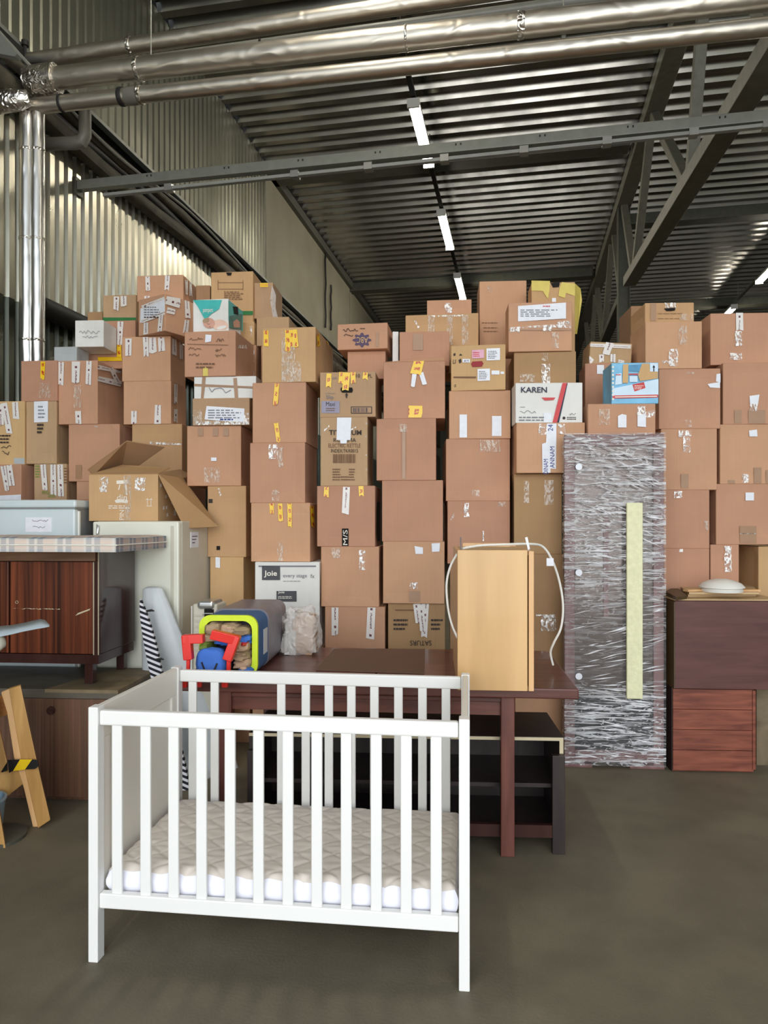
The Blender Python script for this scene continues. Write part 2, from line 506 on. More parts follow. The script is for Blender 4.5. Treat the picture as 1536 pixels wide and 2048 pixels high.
M['grey_sheet'] = mat('blue_grey_cloth', rgb(168, 180, 186), 0.8, var=0.06, bmp=0.4, bscale=10)
M['bucket'] = mat('pale_blue_plastic', rgb(150, 178, 196), 0.35)
M['lagging'] = mat('dirty_pipe_lagging', rgb(74, 69, 56), 0.7, var=0.3, scale=8, bmp=0.5, bscale=12)
M['dark_sheet'] = cardboard('stained_cardboard_sheet', rgb(112, 86, 72))
M['bag'] = film('milky_plastic_bag', (0.78, 0.74, 0.70, 1), 0.42, 0.22, (22, 22, 22), 1.0, 0.02, spec=0.8)
M['bolt'] = mat('bolt_cap', rgb(205, 200, 190), 0.35, metal=0.5)
M['tape_black'] = mat('black_tape', rgb(20, 20, 20), 0.35)
M['tape_yel'] = mat('yellow_tape', rgb(214, 178, 20), 0.35)


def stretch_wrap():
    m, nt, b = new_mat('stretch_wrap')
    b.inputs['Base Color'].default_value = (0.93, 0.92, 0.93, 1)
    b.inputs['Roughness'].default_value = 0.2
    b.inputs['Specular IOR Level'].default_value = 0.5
    def streaks(sc, ang, lo, hi, dist=0.7):  # opaque white streaks painted in place of glints on the film
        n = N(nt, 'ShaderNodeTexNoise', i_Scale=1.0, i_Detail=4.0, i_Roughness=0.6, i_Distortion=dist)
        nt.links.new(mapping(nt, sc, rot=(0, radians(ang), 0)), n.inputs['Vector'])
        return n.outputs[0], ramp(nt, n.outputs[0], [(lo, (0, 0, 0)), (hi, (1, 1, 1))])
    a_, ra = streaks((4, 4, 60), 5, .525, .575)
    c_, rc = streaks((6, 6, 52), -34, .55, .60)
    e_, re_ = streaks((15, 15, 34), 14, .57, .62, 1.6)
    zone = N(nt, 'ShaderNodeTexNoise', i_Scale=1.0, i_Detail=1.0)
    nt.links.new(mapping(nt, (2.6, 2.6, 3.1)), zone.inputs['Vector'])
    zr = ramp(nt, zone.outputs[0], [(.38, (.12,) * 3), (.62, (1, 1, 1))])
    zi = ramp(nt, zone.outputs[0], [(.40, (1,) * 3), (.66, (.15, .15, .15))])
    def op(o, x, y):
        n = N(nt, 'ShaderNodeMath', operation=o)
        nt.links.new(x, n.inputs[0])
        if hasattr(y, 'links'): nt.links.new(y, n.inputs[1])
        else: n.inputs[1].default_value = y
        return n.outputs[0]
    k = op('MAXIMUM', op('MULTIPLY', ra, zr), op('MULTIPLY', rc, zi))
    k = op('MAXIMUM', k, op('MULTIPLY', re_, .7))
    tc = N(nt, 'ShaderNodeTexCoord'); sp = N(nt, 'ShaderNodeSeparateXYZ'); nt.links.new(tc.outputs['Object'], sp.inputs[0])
    hz = op('MULTIPLY', sp.outputs[2], 0.5)      # film layers, and painted glint streaks, denser near the top and the foot
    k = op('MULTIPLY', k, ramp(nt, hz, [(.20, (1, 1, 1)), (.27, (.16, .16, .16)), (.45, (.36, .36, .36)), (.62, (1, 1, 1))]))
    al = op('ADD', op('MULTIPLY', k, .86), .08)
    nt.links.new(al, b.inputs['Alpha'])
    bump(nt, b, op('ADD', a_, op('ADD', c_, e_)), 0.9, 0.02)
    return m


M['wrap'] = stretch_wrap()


def floor_mat():
    m, nt, b = new_mat('worn_asphalt_floor')
    n1 = N(nt, 'ShaderNodeTexNoise', i_Scale=0.9, i_Detail=8.0, i_Roughness=0.62)
    nt.links.new(mapping(nt, (1, 1, 1)), n1.inputs['Vector'])
    n2 = N(nt, 'ShaderNodeTexNoise', i_Scale=5.0, i_Detail=6.0)
    nt.links.new(mapping(nt, (1, 1, 1)), n2.inputs['Vector'])
    c1 = ramp(nt, n1.outputs[0], [(0.3, rgb(97, 90, 75)), (0.7, rgb(126, 117, 98))])
    c2 = ramp(nt, n2.outputs[0], [(0.3, (0.72, 0.72, 0.72)), (0.6, (1, 1, 1))])
    mx = N(nt, 'ShaderNodeMix', data_type='RGBA', blend_type='MULTIPLY'); mx.inputs[0].default_value = 0.6
    nt.links.new(c1, mx.inputs[6]); nt.links.new(c2, mx.inputs[7])
    nt.links.new(mx.outputs[2], b.inputs['Base Color'])
    b.inputs['Roughness'].default_value = 0.62
    b.inputs['Specular IOR Level'].default_value = 0.3
    n3 = N(nt, 'ShaderNodeTexNoise', i_Scale=90.0, i_Detail=4.0)
    nt.links.new(mapping(nt, (1, 1, 1)), n3.inputs['Vector'])
    bump(nt, b, n3.outputs[0], 0.25, 0.004)
    return m


M['floor'] = floor_mat()


def emis(name, col, st):
    m, nt, b = new_mat(name)
    b.inputs['Emission Color'].default_value = col
    b.inputs['Emission Strength'].default_value = st
    b.inputs['Base Color'].default_value = (0.9, 0.9, 0.85, 1)
    return m


M['tube'] = emis('fluorescent_tube', (1.0, 0.93, 0.78, 1), 75.0)

# ================================================================== THE HALL
XL, XR, Y0, Y1, ZC = -4.0, 16.0, -3.0, 36.0, 7.21
setp(MB().box(XL - 0.3, XR + 0.2, -3.2, Y1, -0.1, 0).build('floor', M['floor']), 'dark worn concrete hall floor', kind='structure')
setp(MB().box(-30, 40, -40, -3.2, -0.12, -.01).build('ground', M['concrete']), 'unseen concrete yard outside the gate, enlarged and paled to bounce daylight', kind='structure')  # unseen ground, enlarged and paled to throw daylight onto the ceiling


def corrugate(p0, p1, period, depth, ext, nrm, frac=(0.36, 0.14)):
    """trapezoid ribs marching p0->p1, extruded by ext, raised along nrm"""
    p0, p1, ext, nrm = Vector(p0), Vector(p1), Vector(ext), Vector(nrm)
    L = (p1 - p0).length; d = (p1 - p0).normalized()
    n = int(L / period)
    prof = []
    for i in range(n):
        s = i * period
        f, sl = frac
        for q, h in ((0, 0), (f, 0), (f + sl, 1), (1 - sl, 1)):
            prof.append(p0 + d * (s + q * period) + nrm * (h * depth))
    prof.append(p0 + d * (n * period))
    mb = MB()
    k = len(prof)
    mb.add(prof + [q + ext for q in prof], [(i, i + 1, i + 1 + k, i + k) for i in range(k - 1)])
    return mb


# roof deck: ribs run across the hall
setp(corrugate((XL, Y0, ZC), (XL, Y1, ZC), 0.28, 0.085, (XR - XL, 0, 0), (0, 0, 1), (0.38, 0.135)).build('ceiling', M['deck']),
     'ribbed galvanised roof deck', kind='structure')
setp(MB().box(XL - 0.2, XR + 0.2, Y0, Y1, ZC + 0.14, ZC + 0.3).build('roof_slab', M['steel_dark']), 'flat roof above the deck', kind='structure')
# roof beams
for nm, x0, x1, y, h in (('ceiling_beam', XL, 1.6, 11.1, .16), ('ceiling_beam', XL, 1.6, 16.6, .2), ('ceiling_beam', 1.9, XR, 13.9, .2),
                         ('ceiling_beam', 1.9, XR, 19.5, .2), ('ceiling_beam', XL, 1.6, 22.5, .2), ('ceiling_beam', XL, XR, 28.5, .2)):
    setp(MB().box(x0, x1, y - .14, y + .14, ZC - h, ZC - .002).build(nm, M['steel_dark'], bevel=.01), kind='structure')

# left wall: lower ribbed sheet, services gap, upper ribbed sheet, concrete panels beyond
wall = setp(empty('wall_left', (XL, Y0, 0)), 'left wall of the hall, ribbed metal sheets with a service gap', kind='structure')


def wpart(mb, name, m, **k):
    o = mb.build(name, m, **k)
    o.parent = wall
    o.location = o.location - Vector((XL, Y0, 0)) + Vector((0, 0, 0))
    return o


ZG0, ZG1 = 4.83, 5.36
YCW = 10.8
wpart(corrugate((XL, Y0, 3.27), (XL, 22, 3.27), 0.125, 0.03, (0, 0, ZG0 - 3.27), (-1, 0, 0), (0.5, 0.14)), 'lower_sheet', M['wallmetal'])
wpart(corrugate((XL - .004, Y0, 0), (XL - .004, 22, 0), 0.125, 0.03, (0, 0, 3.28), (-1, 0, 0), (0.5, 0.14)), 'base_sheet', M['wallmetal_dark'])  # same sheet in darker metal; reflected dark boxes put into its colour
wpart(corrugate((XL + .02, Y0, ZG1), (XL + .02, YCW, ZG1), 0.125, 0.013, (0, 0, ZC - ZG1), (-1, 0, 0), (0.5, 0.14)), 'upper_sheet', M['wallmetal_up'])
wpart(MB().box(XL - .5, XL - .45, Y0, Y1, 0, ZC), 'gap_backing', M['cable'])
wpart(MB().box(XL - .45, XL - .05, Y0, Y1, ZG1 + .02, ZG1 + .05), 'gap_soffit', M['cable'])
wpart(MB().box(XL - .03, XL + .035, Y0, Y1, ZG1 - .035, ZG1), 'gap_edge_angle', M['steel_grey'])
for i, (ya, yb) in enumerate(((YCW, 16.45), (16.53, 24.3), (24.38, Y1))):
    wpart(MB().box(XL - .1, XL + .02, ya, yb, ZG1, ZC), 'concrete_panel', M['concrete'], bevel=.012)
wpart(MB().box(XL - .1, XL + .02, 22, Y1, 0, ZG0), 'concrete_plinth', M['concrete'])
wpart(MB().box(XL + .02, XL + .1, YCW, Y1, ZC - .16, ZC - .01), 'eaves_angle', M['steel_dark'])
setp(MB().box(XL - .5, XR + .2, Y1, Y1 + .2, 0, ZC + .3).build('wall_back', M['concrete']), 'far end wall of the hall', kind='structure')
setp(MB().box(XR, XR + .2, Y0, Y1, 0, ZC + .3).build('wall_right', M['concrete']), 'right wall of the hall', kind='structure')
# left jamb of the gate in the very left of the picture: dark sheet panel beside the risers
wpart(MB().box(XL + .0, XL + .10, 3.1, 4.66, 0, 5.2), 'dark_sheet', M['steel_dark'], bevel=.01)
wpart(MB().box(XL + .10, XL + .135, 4.50, 4.56, 0, 5.2), 'seam_strip', M['silver'])
wpart(MB().box(XL + .10, XL + .125, 4.20, 4.24, 0, 5.2), 'seam_strip', M['silver'])


# dark duct along the wall behind the boxes
y_a = 5.2
t = MB().tube([(XL + .11, y_a, 3.26), (XL + .11, 9.0, 3.26)], .085, 20, rough=.03).build('wall_duct', M['cable'], smooth=True)
setp(t, 'dark insulated duct running along the left wall behind the boxes', 'duct')

# services in the wall gap
for i, (dx, z, r, lab) in enumerate(((.09, 4.86, .075, 'thick grey pipe lying on top of the lower wall sheets'),
                                     (.16, 5.02, .045, 'thin grey pipe above the thick one in the wall gap'),
                                     (-.08, 5.1, .05, 'dark pipe at the back of the wall gap'))):
    pth = [(XL + dx, yy, z + .02 * sin(yy * 1.7 + i)) for yy in [3.6 + .4 * k for k in range(46)]]
    o = MB().tube(pth, r, 12, rough=.3, sd=i).build('wall_pipe', M['lagging'] if i != 2 else M['cable'], smooth=True)
    setp(o, lab, 'pipe')
o = MB().tube(arc([(XL + .2, 3.9, 5.2), (XL + .22, 6, 4.98), (XL + .2, 8, 5.12), (XL + .21, 11, 4.95), (XL + .2, 15, 5.1)], 10), .014, 6).build('cable', M['pipe_grey'], smooth=True)
setp(o, 'thin pale cable sagging along the wall gap pipes', 'cable')


# ---------------------------------------------------------------- overhead pipes (run across the hall)
def yx(px, py, y):
    """point where the pixel ray meets the plane Y=y"""
    r = ray(px, py)
    return C0 + r * (y / r.y)


def hpipe(name, pts, r, m, label, sd, seams=(), rough=.035):
    p0 = yx(*pts[0]); p1 = yx(*pts[1])
    n = 60
    root = empty(name, p0, 0, label, 'pipe')
    path = [(p1 - p0) * (k / n) for k in range(int(n * 1.9) + 1)]
    MB().tube(path, r, 20, rough=rough, sd=sd).build('pipe_jacket', m, root, smooth=True)
    for s, wd, k, mm in seams:
        c = (p1 - p0) * s
        d = (p1 - p0).normalized() * wd / 2
        MB().tube([c - d, c - d * .5, c + d * .5, c + d], [r * k * .97, r * k, r * k, r * k * .97], 20, rough=.05, sd=sd + s * 9).build('joint_band', mm, root, smooth=True)
    return root


hpipe('insulated_pipe', ((-60, 141, 5.15), (1100, -34, 5.15)), .062, M['foil'], 'topmost slim foil-wrapped pipe crossing the hall', 1,
      ((.31, .03, 1.12, M['foil_rough']), (.05, .02, 1.1, M['foil_rough'])))
hpipe('insulated_pipe', ((60, 163, 4.95), (1640, -18, 4.95)), .082, M['foil'], 'thickest foil-wrapped pipe crossing the hall', 2,
      ((.02, .24, 1.34, M['foil_rough']), (.165, .03, 1.08, M['foil_rough']), (.53, .015, 1.05, M['foil_rough']), (.67, .05, 1.05, M['foil_rough'])))
hpipe('insulated_pipe', ((60, 214, 4.98), (1640, 42, 4.98)), .060, M['foil'], 'lowest foil-wrapped pipe, brownish, just under the thickest one', 3,
      ((.155, .10, 1.08, M['pvc']), (.14, .035, 1.13, M['cable']), (.05, .02, 1.13, M['cable']), (.167, .03, 1.15, M['foil_rough'])))
hpipe('plastic_pipe', ((100, 146, 5.3), (1200, -6, 5.3)), .034, M['pipe_grey'], 'thin grey plastic pipe between the foil-wrapped pipes', 4, ((.42, .02, 1.15, M['cable']),), rough=0)
# tee at the left end, drain elbow
p = yx(-70, 200, 4.85)
root = empty('pipe_elbow', p, 0, 'crumpled foil elbow at the left edge joining the risers', 'pipe')
q = [yx(-70, 200, 4.85) - p, yx(-10, 204, 4.85) - p, yx(35, 200, 4.85) - p, yx(58, 196, 4.88) - p]
MB().tube(q, [.085, .086, .078, .06], 18, rough=.14, sd=5).build('foil_wrap', M['foil_rough'], root, smooth=True)
# risers down the wall
for i, (px, r, lab) in enumerate(((54, .058, 'left one of the two foil-wrapped risers on the left wall'), (75, .056, 'right one of the two foil-wrapped risers beside the ribbed wall'))):
    b = yx(px, 722, 4.98 + .02 * i)
    zt = yx(px, 212, 4.98).z
    pth = [(0, 0, -b.z + .02 + k * .12) for k in range(int((zt) / .12) + 1)]
    rt = empty('riser_pipe', b, 0, lab, 'pipe')
    MB().tube(pth, r, 18, rough=.05, sd=20 + i).build('pipe_jacket', M['foil_bright'], rt, smooth=True)
    for hz in (2.9, 3.7, 4.4):
        MB().tube([(0, 0, hz - b.z), (0, 0, hz - b.z + .02)], r * 1.06, 18).build('joint_band', M['foil_rough'], rt, smooth=True)
o = MB().tube([yx(93, 288, 5.35), yx(150, 286, 5.35), yx(164, 283, 5.35), yx(170, 272, 5.35), yx(170, 215, 5.35)], [.05, .052, .056, .052, .05], 14).build('drain_pipe', M['pvc'], smooth=True)
setp(o, 'dull grey drain elbow below the foil pipes near the wall gap', 'pipe')
o = MB().tube([yx(50, 88, 5.1), yx(50, 148, 5.1)], .014, 8).tube([yx(50, 82, 5.1), yx(50, 92, 5.1)], .028, 10).build('pipe_hanger', M['cable'], smooth=True)
setp(o, 'black rod hanger with knob in front of the topmost pipe', 'hanger')
for i, (px, ya, yb) in enumerate(((302, -20, 135), (1127, -20, 62))):
    a, b = yx(px, ya, 5.0), yx(px, yb, 5.0)
    a = Vector((b.x, b.y, ZC))
    o = MB().tube([a, b], .005, 6).tube([b + Vector((0, -.0, .05)), b - Vector((0, 0, .06))], .018, 8).build('pipe_hanger', M['steel_grey'], smooth=True)
    setp(o, ('thin wire hanger holding the pipes in front of the ribbed wall', 'thin wire hanger holding the pipes near the roof truss')[i], 'hanger')
# bracket in the upper left corner
o = MB().prism([yx(-20, 60, 4.4), yx(0, 68, 4.4), yx(34, 108, 4.4), yx(30, 113, 4.4), yx(-20, 104, 4.4)], (0, .05, 0)).build('wall_bracket', M['steel_grey'])
setp(o, 'small steel bracket cut by the upper left corner', 'bracket')

# unistrut beam + conduit
root = empty('steel_channel', yx(150, 378, 5.85), 0, 'long grey steel channel crossing below the pipes', 'beam')
a, b = yx(150, 379, 5.85) - root.location, yx(1620, 232, 5.85) - root.location
mb = MB()
d = (b - a)
mb.prism([a, a + Vector((0, .07, 0)), a + Vector((0, .07, .085)), a + Vector((0, 0, .085))], d * 1.7)
mb.build('channel', M['steel_grey'], root, bevel=.004)
a2 = yx(205, 392, 5.85) - root.location; b2 = yx(1620, 243, 5.85) - root.location
MB().prism([a2, a2 + Vector((0, .045, 0)), a2 + Vector((0, .045, .028)), a2 + Vector((0, 0, .028))], (b2 - a2) * 1.7).build('conduit', M['pipe_grey'], root, bevel=.004)
for s in (.11, .31, .42, .53, .64, .75, .86, .95):
    c = a2 + (b2 - a2) * s
    MB().box(c.x - .035, c.x + .035, c.y - .012, c.y + .06, c.z - .012, c.z + .045).build('clip', M['silver'], root)
for s in (.12, .24, .35, .46, .57, .68, .79, .9):
    c = a + (b - a) * s
    for q in (-.02, .02): MB().box(c.x + q - .006, c.x + q + .006, c.y - .003, c.y, c.z + .05, c.z + .066).build('bolt', M['cable'], root)
MB().box(-.06, .02, -.02, .09, -.05, .11).build('end_plate', M['steel_dark'], root, bevel=.004)

# ---------------------------------------------------------------- luminaires
RAILX = (-1.31, 5.1)
ZL = 6.71


def luminaire(x, y, label, group=None):
    r = empty('strip_light', (x, y, ZL), 0, label, 'light', group)
    MB().box(-.075, .075, 0, 1.55, .02, .07).build('housing', M['white_plastic'], r, bevel=.01)
    MB().prism([(-.07, .02, .02), (-.045, .02, -.035), (.045, .02, -.035), (.07, .02, .02)], (0, 1.51, 0)).build('diffuser', M['tube'], r, bevel=.008)
    for e in (-.01, 1.53): MB().box(-.078, .078, e, e + .03, -.04, .075).build('end_cap', M['white_plastic'], r)
    return r


def dtoy(D, x): return (D + sin(YAW) * x) / cos(YAW)


for i, (D, lab) in enumerate(((5.75, 'lit strip light of the left row'), (8.88, 'lit strip light nearest the camera, partly behind the steel channel'),
                              (12.0, 'lit strip light second in the long row'), (15.05, 'lit strip light just above the stacked boxes'))):
    if i: luminaire(RAILX[0], dtoy(D, RAILX[0]), lab)
luminaire(RAILX[1], dtoy(13.9, RAILX[1]), 'lit strip light at the right edge of the picture')
luminaire(RAILX[1], dtoy(17.2, RAILX[1]), 'lit strip light over the boxes at right, farther end of the right row')
luminaire(RAILX[0], 3.2, 'unseen strip light added for more light, left row nearest the gate')  # out-of-view lamp, added to brighten the hall and warm the pipes
for yy, lab in ((9.5, 'unseen strip light added for more light in the right row'), (3.2, 'unseen strip light added for more light, right row nearest the gate')):  # further unseen lamps, added to raise the light in the hall
    luminaire(RAILX[1], yy, lab)
for x, lab in ((RAILX[0], 'dark perforated rail carrying the left row of lights'), (RAILX[1], 'pale rail carrying the right row of lights')):
    r = empty('light_rail', (x, 2, ZL + .09), 0, lab, 'rail')
    MB().box(-.03, .03, 0, 17.5, 0, .05).build('rail_profile', M['cable'] if x < 0 else M['steel_grey'], r)
    for k in range(7):
        MB().tube([(0, .6 + k * 2.6, .05), (0, .6 + k * 2.6, ZC - ZL - .09)], .006, 6).build('rod', M['steel_grey'], r)

# ---------------------------------------------------------------- roof truss and column
TX = 1.78
tr = empty('roof_truss', (TX, 3, 0), 0, 'dark steel roof truss with slanting lower chord', 'truss')


def bar(p, q, w, m, name, parent=tr, d=None):
    p, q = Vector(p), Vector(q)
    t_ = (q - p).normalized()
    s_ = Vector((1, 0, 0)); u_ = t_.cross(s_).normalized()
    d = d or w
    poly = [p + s_ * (a * w / 2) + u_ * (b * d / 2) for a, b in ((-1, -1), (1, -1), (1, 1), (-1, 1))]
    return MB().prism(poly, q - p).build(name, m, parent, bevel=.008)


zt = ZC - .13
bar((0, 0, zt), (0, 24, zt), .24, M['truss'], 'top_chord', d=.2)
lowpts = [(1.4, 4.62), (4.7, 5.05), (9.85, 5.52)]
loN = lambda y: 4.62 + .0918 * y
bar((0, -.6, loN(-.6)), (0, 9.3, loN(9.3)), .2, M['truss'], 'lower_chord', d=.16)
for a, b in ((1.2, 2.2), (4.2, 2.4), (4.35, 5.0), (7.1, 5.15), (7.3, 8.7), (9.9, 8.85)):
    bar((0, a, zt - .1), (0, b, loN(b) + .05), .11, M['truss'], 'web_bar')
bar((0, 10.1, 5.45), (0, 18, 5.3), .18, M['steel_dark'], 'far_lower_chord', d=.14)
for a, b in ((11.2, 10.2), (11.6, 12.9), (14.3, 13.1), (14.7, 16.0), (17.2, 16.2)):
    bar((0, a, zt - .1), (0, b, 5.45), .11, M['truss'], 'web_bar')
colm = setp(empty('steel_column', (TX, 13.0, 0)), 'grey steel column carrying the roof truss', 'column')
MB().box(-.10, .10, -.012, .012, 0, ZC - .24).build('web', M['steel_dark'], colm)
for e in (-1, 1): MB().box(-.10 if e < 0 else .088, -.088 if e < 0 else .10, -.1, .1, 0, ZC - .24).build('flange', M['steel_dark'], colm)
for px, pa, pb, nm in ((651, 478, 655, 'black cable hanging down the concrete panels'), (662, 570, 660, 'short black cable beside the longer one on the concrete panels')):
    r_ = ray(px, pa); a = C0 + r_ * ((XL + .06) / r_.x)
    r_ = ray(px, pb); b = C0 + r_ * ((XL + .06) / r_.x)
    pth = [a.lerp(b, k / 8) + Vector((0, .03 * sin(k * 2), 0)) for k in range(9)]
    setp(MB().tube(pth, .022, 6).build('cable', M['cable'], smooth=True), nm, 'cable')

# ================================================================== CARDBOARD BOXES
BX = {}


def frame_from(xl, xr, D, tdeg):
    t_ = radians(tdeg)
    xa = D * (xl - 768) / FPX
    k = (xr - 768) / FPX
    w = (k * D - xa) / (cos(t_) + k * sin(t_))
    o = C0 + FV * D + RV * xa
    return Vector((o.x, o.y, 0)), w, YAW - t_


def carton_body(w, d, h, sd, inset=.004):
    """closed carton: top flaps meet at a seam; faces dented slightly inwards"""
    bm = bmesh.new()
    bmesh.ops.create_cube(bm, size=1)
    bmesh.ops.subdivide_edges(bm, edges=bm.edges[:], cuts=5, use_grid_fill=True)
    for v in bm.verts:
        c = v.co
        x, y, z = (c.x + .5) * w, (c.y + .5) * d, (c.z + .5) * h
        if .001 < z < h - .001 or True:
            q = noise.noise(Vector((x * 3.1 + sd * 7.3, y * 3.1 + sd, z * 3.1 - sd * 3)))
            inx = min(x, w - x) < 1e-4; iny = min(y, d - y) < 1e-4; inz = min(z, h - z) < 1e-4
            dep = .004 + .004 * (q + .5)
            ex = min(1, min(x, w - x) * 14); ez = min(1, min(z, h - z) * 14); ey = min(1, min(y, d - y) * 14)
            if iny and not inx and not inz: y += (1 if y < d / 2 else -1) * dep * ex * ez
            elif inx and not iny and not inz: x += (1 if x < w / 2 else -1) * dep * ey * ez
            elif inz and not inx and not iny: z += (-1 if z > h / 2 else 1) * dep * .5
        v.co = (x, y, z)
    es = [e for e in bm.edges if len(e.link_faces) == 2 and e.calc_face_angle(0) > 1.0]
    bmesh.ops.bevel(bm, geom=es, offset=.003, segments=1, affect='EDGES')
    # recessed seam between the top flaps
    me = bpy.data.meshes.new('cardboard_box')
    bm.to_mesh(me); bm.free()
    return me


class Box:
    pass


def carton(key, xl, xr, yt, D, on=None, yb=None, t=5.0, dep=.40, m='kraft', label='', name='cardboard_box', cat='box', zb=None, group='stacked cardboard boxes', roll=0.0):
    b = Box()
    o, w, rz = frame_from(xl, xr, D, t)
    zb = zb if zb is not None else (BX[on].zt if on else (P(0, yb, D).z if yb else 0.0))
    ztop = P(0, yt, D).z
    b.w, b.d, b.h, b.zb, b.zt, b.D = w, dep, ztop - zb, zb, ztop, D
    b.org = Vector((o.x, o.y, zb)); b.rz = rz
    random.seed(hash(key) % 1000 if False else sum(ord(c) * (i + 3) for i, c in enumerate(key)))
    me = carton_body(w, dep, b.h, random.random() * 40)
    b.o = link(name, me, M[m], loc=b.org, rz=rz)
    if roll: b.o.rotation_euler = (0, roll, rz)
    setp(b.o, label, cat, group)
    b.im = b.o.matrix_basis.inverted()
    # seam of the two long top flaps, a thin gap with the folded edges
    mb = MB().box(.006, w - .006, dep / 2 - .002, dep / 2 + .002, b.h - .001, b.h + .0005)
    mb.build('flap_seam', M['ink_soft'], b.o)
    BX[key] = b
    return b


def support(px0, px1, D, top_key_yb, dep=.42, t=5.0, key=None, n=1, what='the stacks'):
    """plain cartons at the foot of a column, out of sight of the photograph"""
    ztop = P(0, top_key_yb, D).z
    for i in range(n):
        k = (key or ('s%d_%d' % (px0, top_key_yb))) + ('' if i == n - 1 else '_%d' % i)
        zb = ztop * i / n
        o, w, rz = frame_from(px0, px1, D, t)
        b = Box(); b.w, b.d, b.h, b.zb, b.zt, b.D = w, dep, ztop / n, zb, ztop * (i + 1) / n, D
        b.org = Vector((o.x, o.y, zb)); b.rz = rz
        me = carton_body(w, dep, b.h, px0 * .01 + i)
        b.o = link('cardboard_box', me, M['kraft'], loc=b.org, rz=rz)
        setp(b.o, 'plain box, %s at the foot, under %s' % (('lowest' if i == 0 else 'second' if i == 1 else 'third'), what), 'box', 'boxes at the foot of the stacks')
        b.im = b.o.matrix_basis.inverted()
        BX[k] = b
    return k


def loc_on(b, px, py, face='front', eps=0.0025):
    o3 = b.im @ C0
    d3 = (b.im.to_3x3() @ ray(px, py))
    if face == 'front':
        s = (-eps - o3.y) / d3.y
    else:
        s = (b.w + eps - o3.x) / d3.x
    return o3 + d3 * s


def decal(b, pts, m, name='label', face='front', eps=.0025, uv=None, crop=True):
    L = [loc_on(b, x, y, face, eps) for x, y in pts]
    if crop:
        for p_ in L:
            p_.x = min(max(p_.x, -.002), b.w + (.004 if face == 'right' else .002)); p_.z = min(max(p_.z, .001), b.h - .001 + .002)
    me = bpy.data.meshes.new(name)
    me.from_pydata([tuple(p_) for p_ in L], [], [tuple(range(len(L)))])
    lay = me.uv_layers.new(name='UVMap')
    if uv:
        for i, lo in enumerate(me.loops): lay.data[i].uv = uv[lo.vertex_index]
    me.materials.append(M[m] if isinstance(m, str) else m)
    o = bpy.data.objects.new(name, me)
    COL.objects.link(o); o.parent = b.o
    return o


EP = [0.0026]


def strip(b, p0, p1, wpx, m='white_tape', face='front', name='tape', jag=True):
    """a length of tape from pixel p0 to p1"""
    dx, dy = p1[0] - p0[0], p1[1] - p0[1]
    L = math.hypot(dx, dy); nx, ny = -dy / L * wpx / 2, dx / L * wpx / 2
    j = lambda: random.uniform(-1.2, 1.2) if jag else 0
    pts = [(p0[0] + nx, p0[1] + ny), (p0[0] - nx, p0[1] - ny), (p1[0] - nx + j(), p1[1] - ny + j() * 2), (p1[0] + j(), p1[1] + j() * 2), (p1[0] + nx + j(), p1[1] + ny + j() * 2)]
    Lm = L / FPX * b.D
    u0 = random.random()
    EP[0] = EP[0] + .00025 if EP[0] < .0042 else .0026
    return decal(b, pts, m, name, face, EP[0], uv=[(u0, 0), (u0, 1), (u0 + Lm, 1), (u0 + Lm, .5), (u0 + Lm, 0)])


DG = [None]


def text_mesh(s, w, h):
    cu = bpy.data.curves.new('t', 'FONT'); cu.body = s; cu.size = 1.0; cu.resolution_u = 3; cu.offset = .018 if s in ('KAREN', 'Joie', 'TITANIUM') else 0
    ob = bpy.data.objects.new('t', cu); COL.objects.link(ob)
    dg = bpy.context.evaluated_depsgraph_get()
    me = bpy.data.meshes.new_from_object(ob.evaluated_get(dg))
    bpy.data.objects.remove(ob)
    xs = [v.co.x for v in me.vertices]; ys = [v.co.y for v in me.vertices]
    x0, x1, y0, y1 = min(xs), max(xs), min(ys), max(ys)
    for v in me.vertices:
        v.co.x = (v.co.x - x0) / (x1 - x0) * w
        v.co.y = (v.co.y - y0) / (y1 - y0) * h
    return me


def text(b, s, x0, y0, x1, y1, m='ink', face='front', flip=False, rot=0, eps=.0048, name='lettering', mirror=False):
    """lettering filling the pixel rectangle; flip = upside down; rot = quarter turns"""
    tl, tr_, bl = loc_on(b, x0, y0, face, eps), loc_on(b, x1, y0, face, eps), loc_on(b, x0, y1, face, eps)
    ux, uz = (tr_ - tl), (tl - bl)
    W_, H_ = ux.length, uz.length
    ux.normalize(); uz.normalize()
    me = text_mesh(s, H_ if rot % 2 else W_, W_ if rot % 2 else H_)
    for v in me.vertices:
        x, y = v.co.x, v.co.y
        if rot == 1: x, y = W_ - y, x
        if rot == 3: x, y = y, H_ - x
        if flip: x, y = W_ - x, H_ - y
        v.co = bl + ux * x + uz * y
    me.materials.append(M[m])
    o = bpy.data.objects.new(name, me); COL.objects.link(o); o.parent = b.o
    return o


def quad(b, x0, y0, x1, y1, m, name='label', face='front', eps=.003, skew=0):
    return decal(b, [(x0, y0), (x1, y0 + skew), (x1, y1 + skew), (x0, y1)], m, name, face, eps)


def lines(b, x0, y0, x1, y1, n, m='ink_soft', face='front', frac=.45, name='small_print', ragged=.35, eps=.0046, brk=0.0):
    """rows of small print too fine to read, one part"""
    mb = MB()
    for i in range(n):
        ya = y0 + (y1 - y0) * (i + .5 - frac / 2) / n; yb = ya + (y1 - y0) / n * frac
        x = x0
        xe = x1 - (x1 - x0) * random.random() * ragged
        while x < xe:
            wd = random.uniform(.08, .25) * (x1 - x0)
            q = [loc_on(b, a_, c_, face, eps) for a_, c_ in ((x, ya), (min(x + wd, xe), ya), (min(x + wd, xe), yb), (x, yb))]
            mb.add(q, [(0, 1, 2, 3)])
            x += wd + .04 * (x1 - x0)
    return mb.build(name, M[m], b.o)


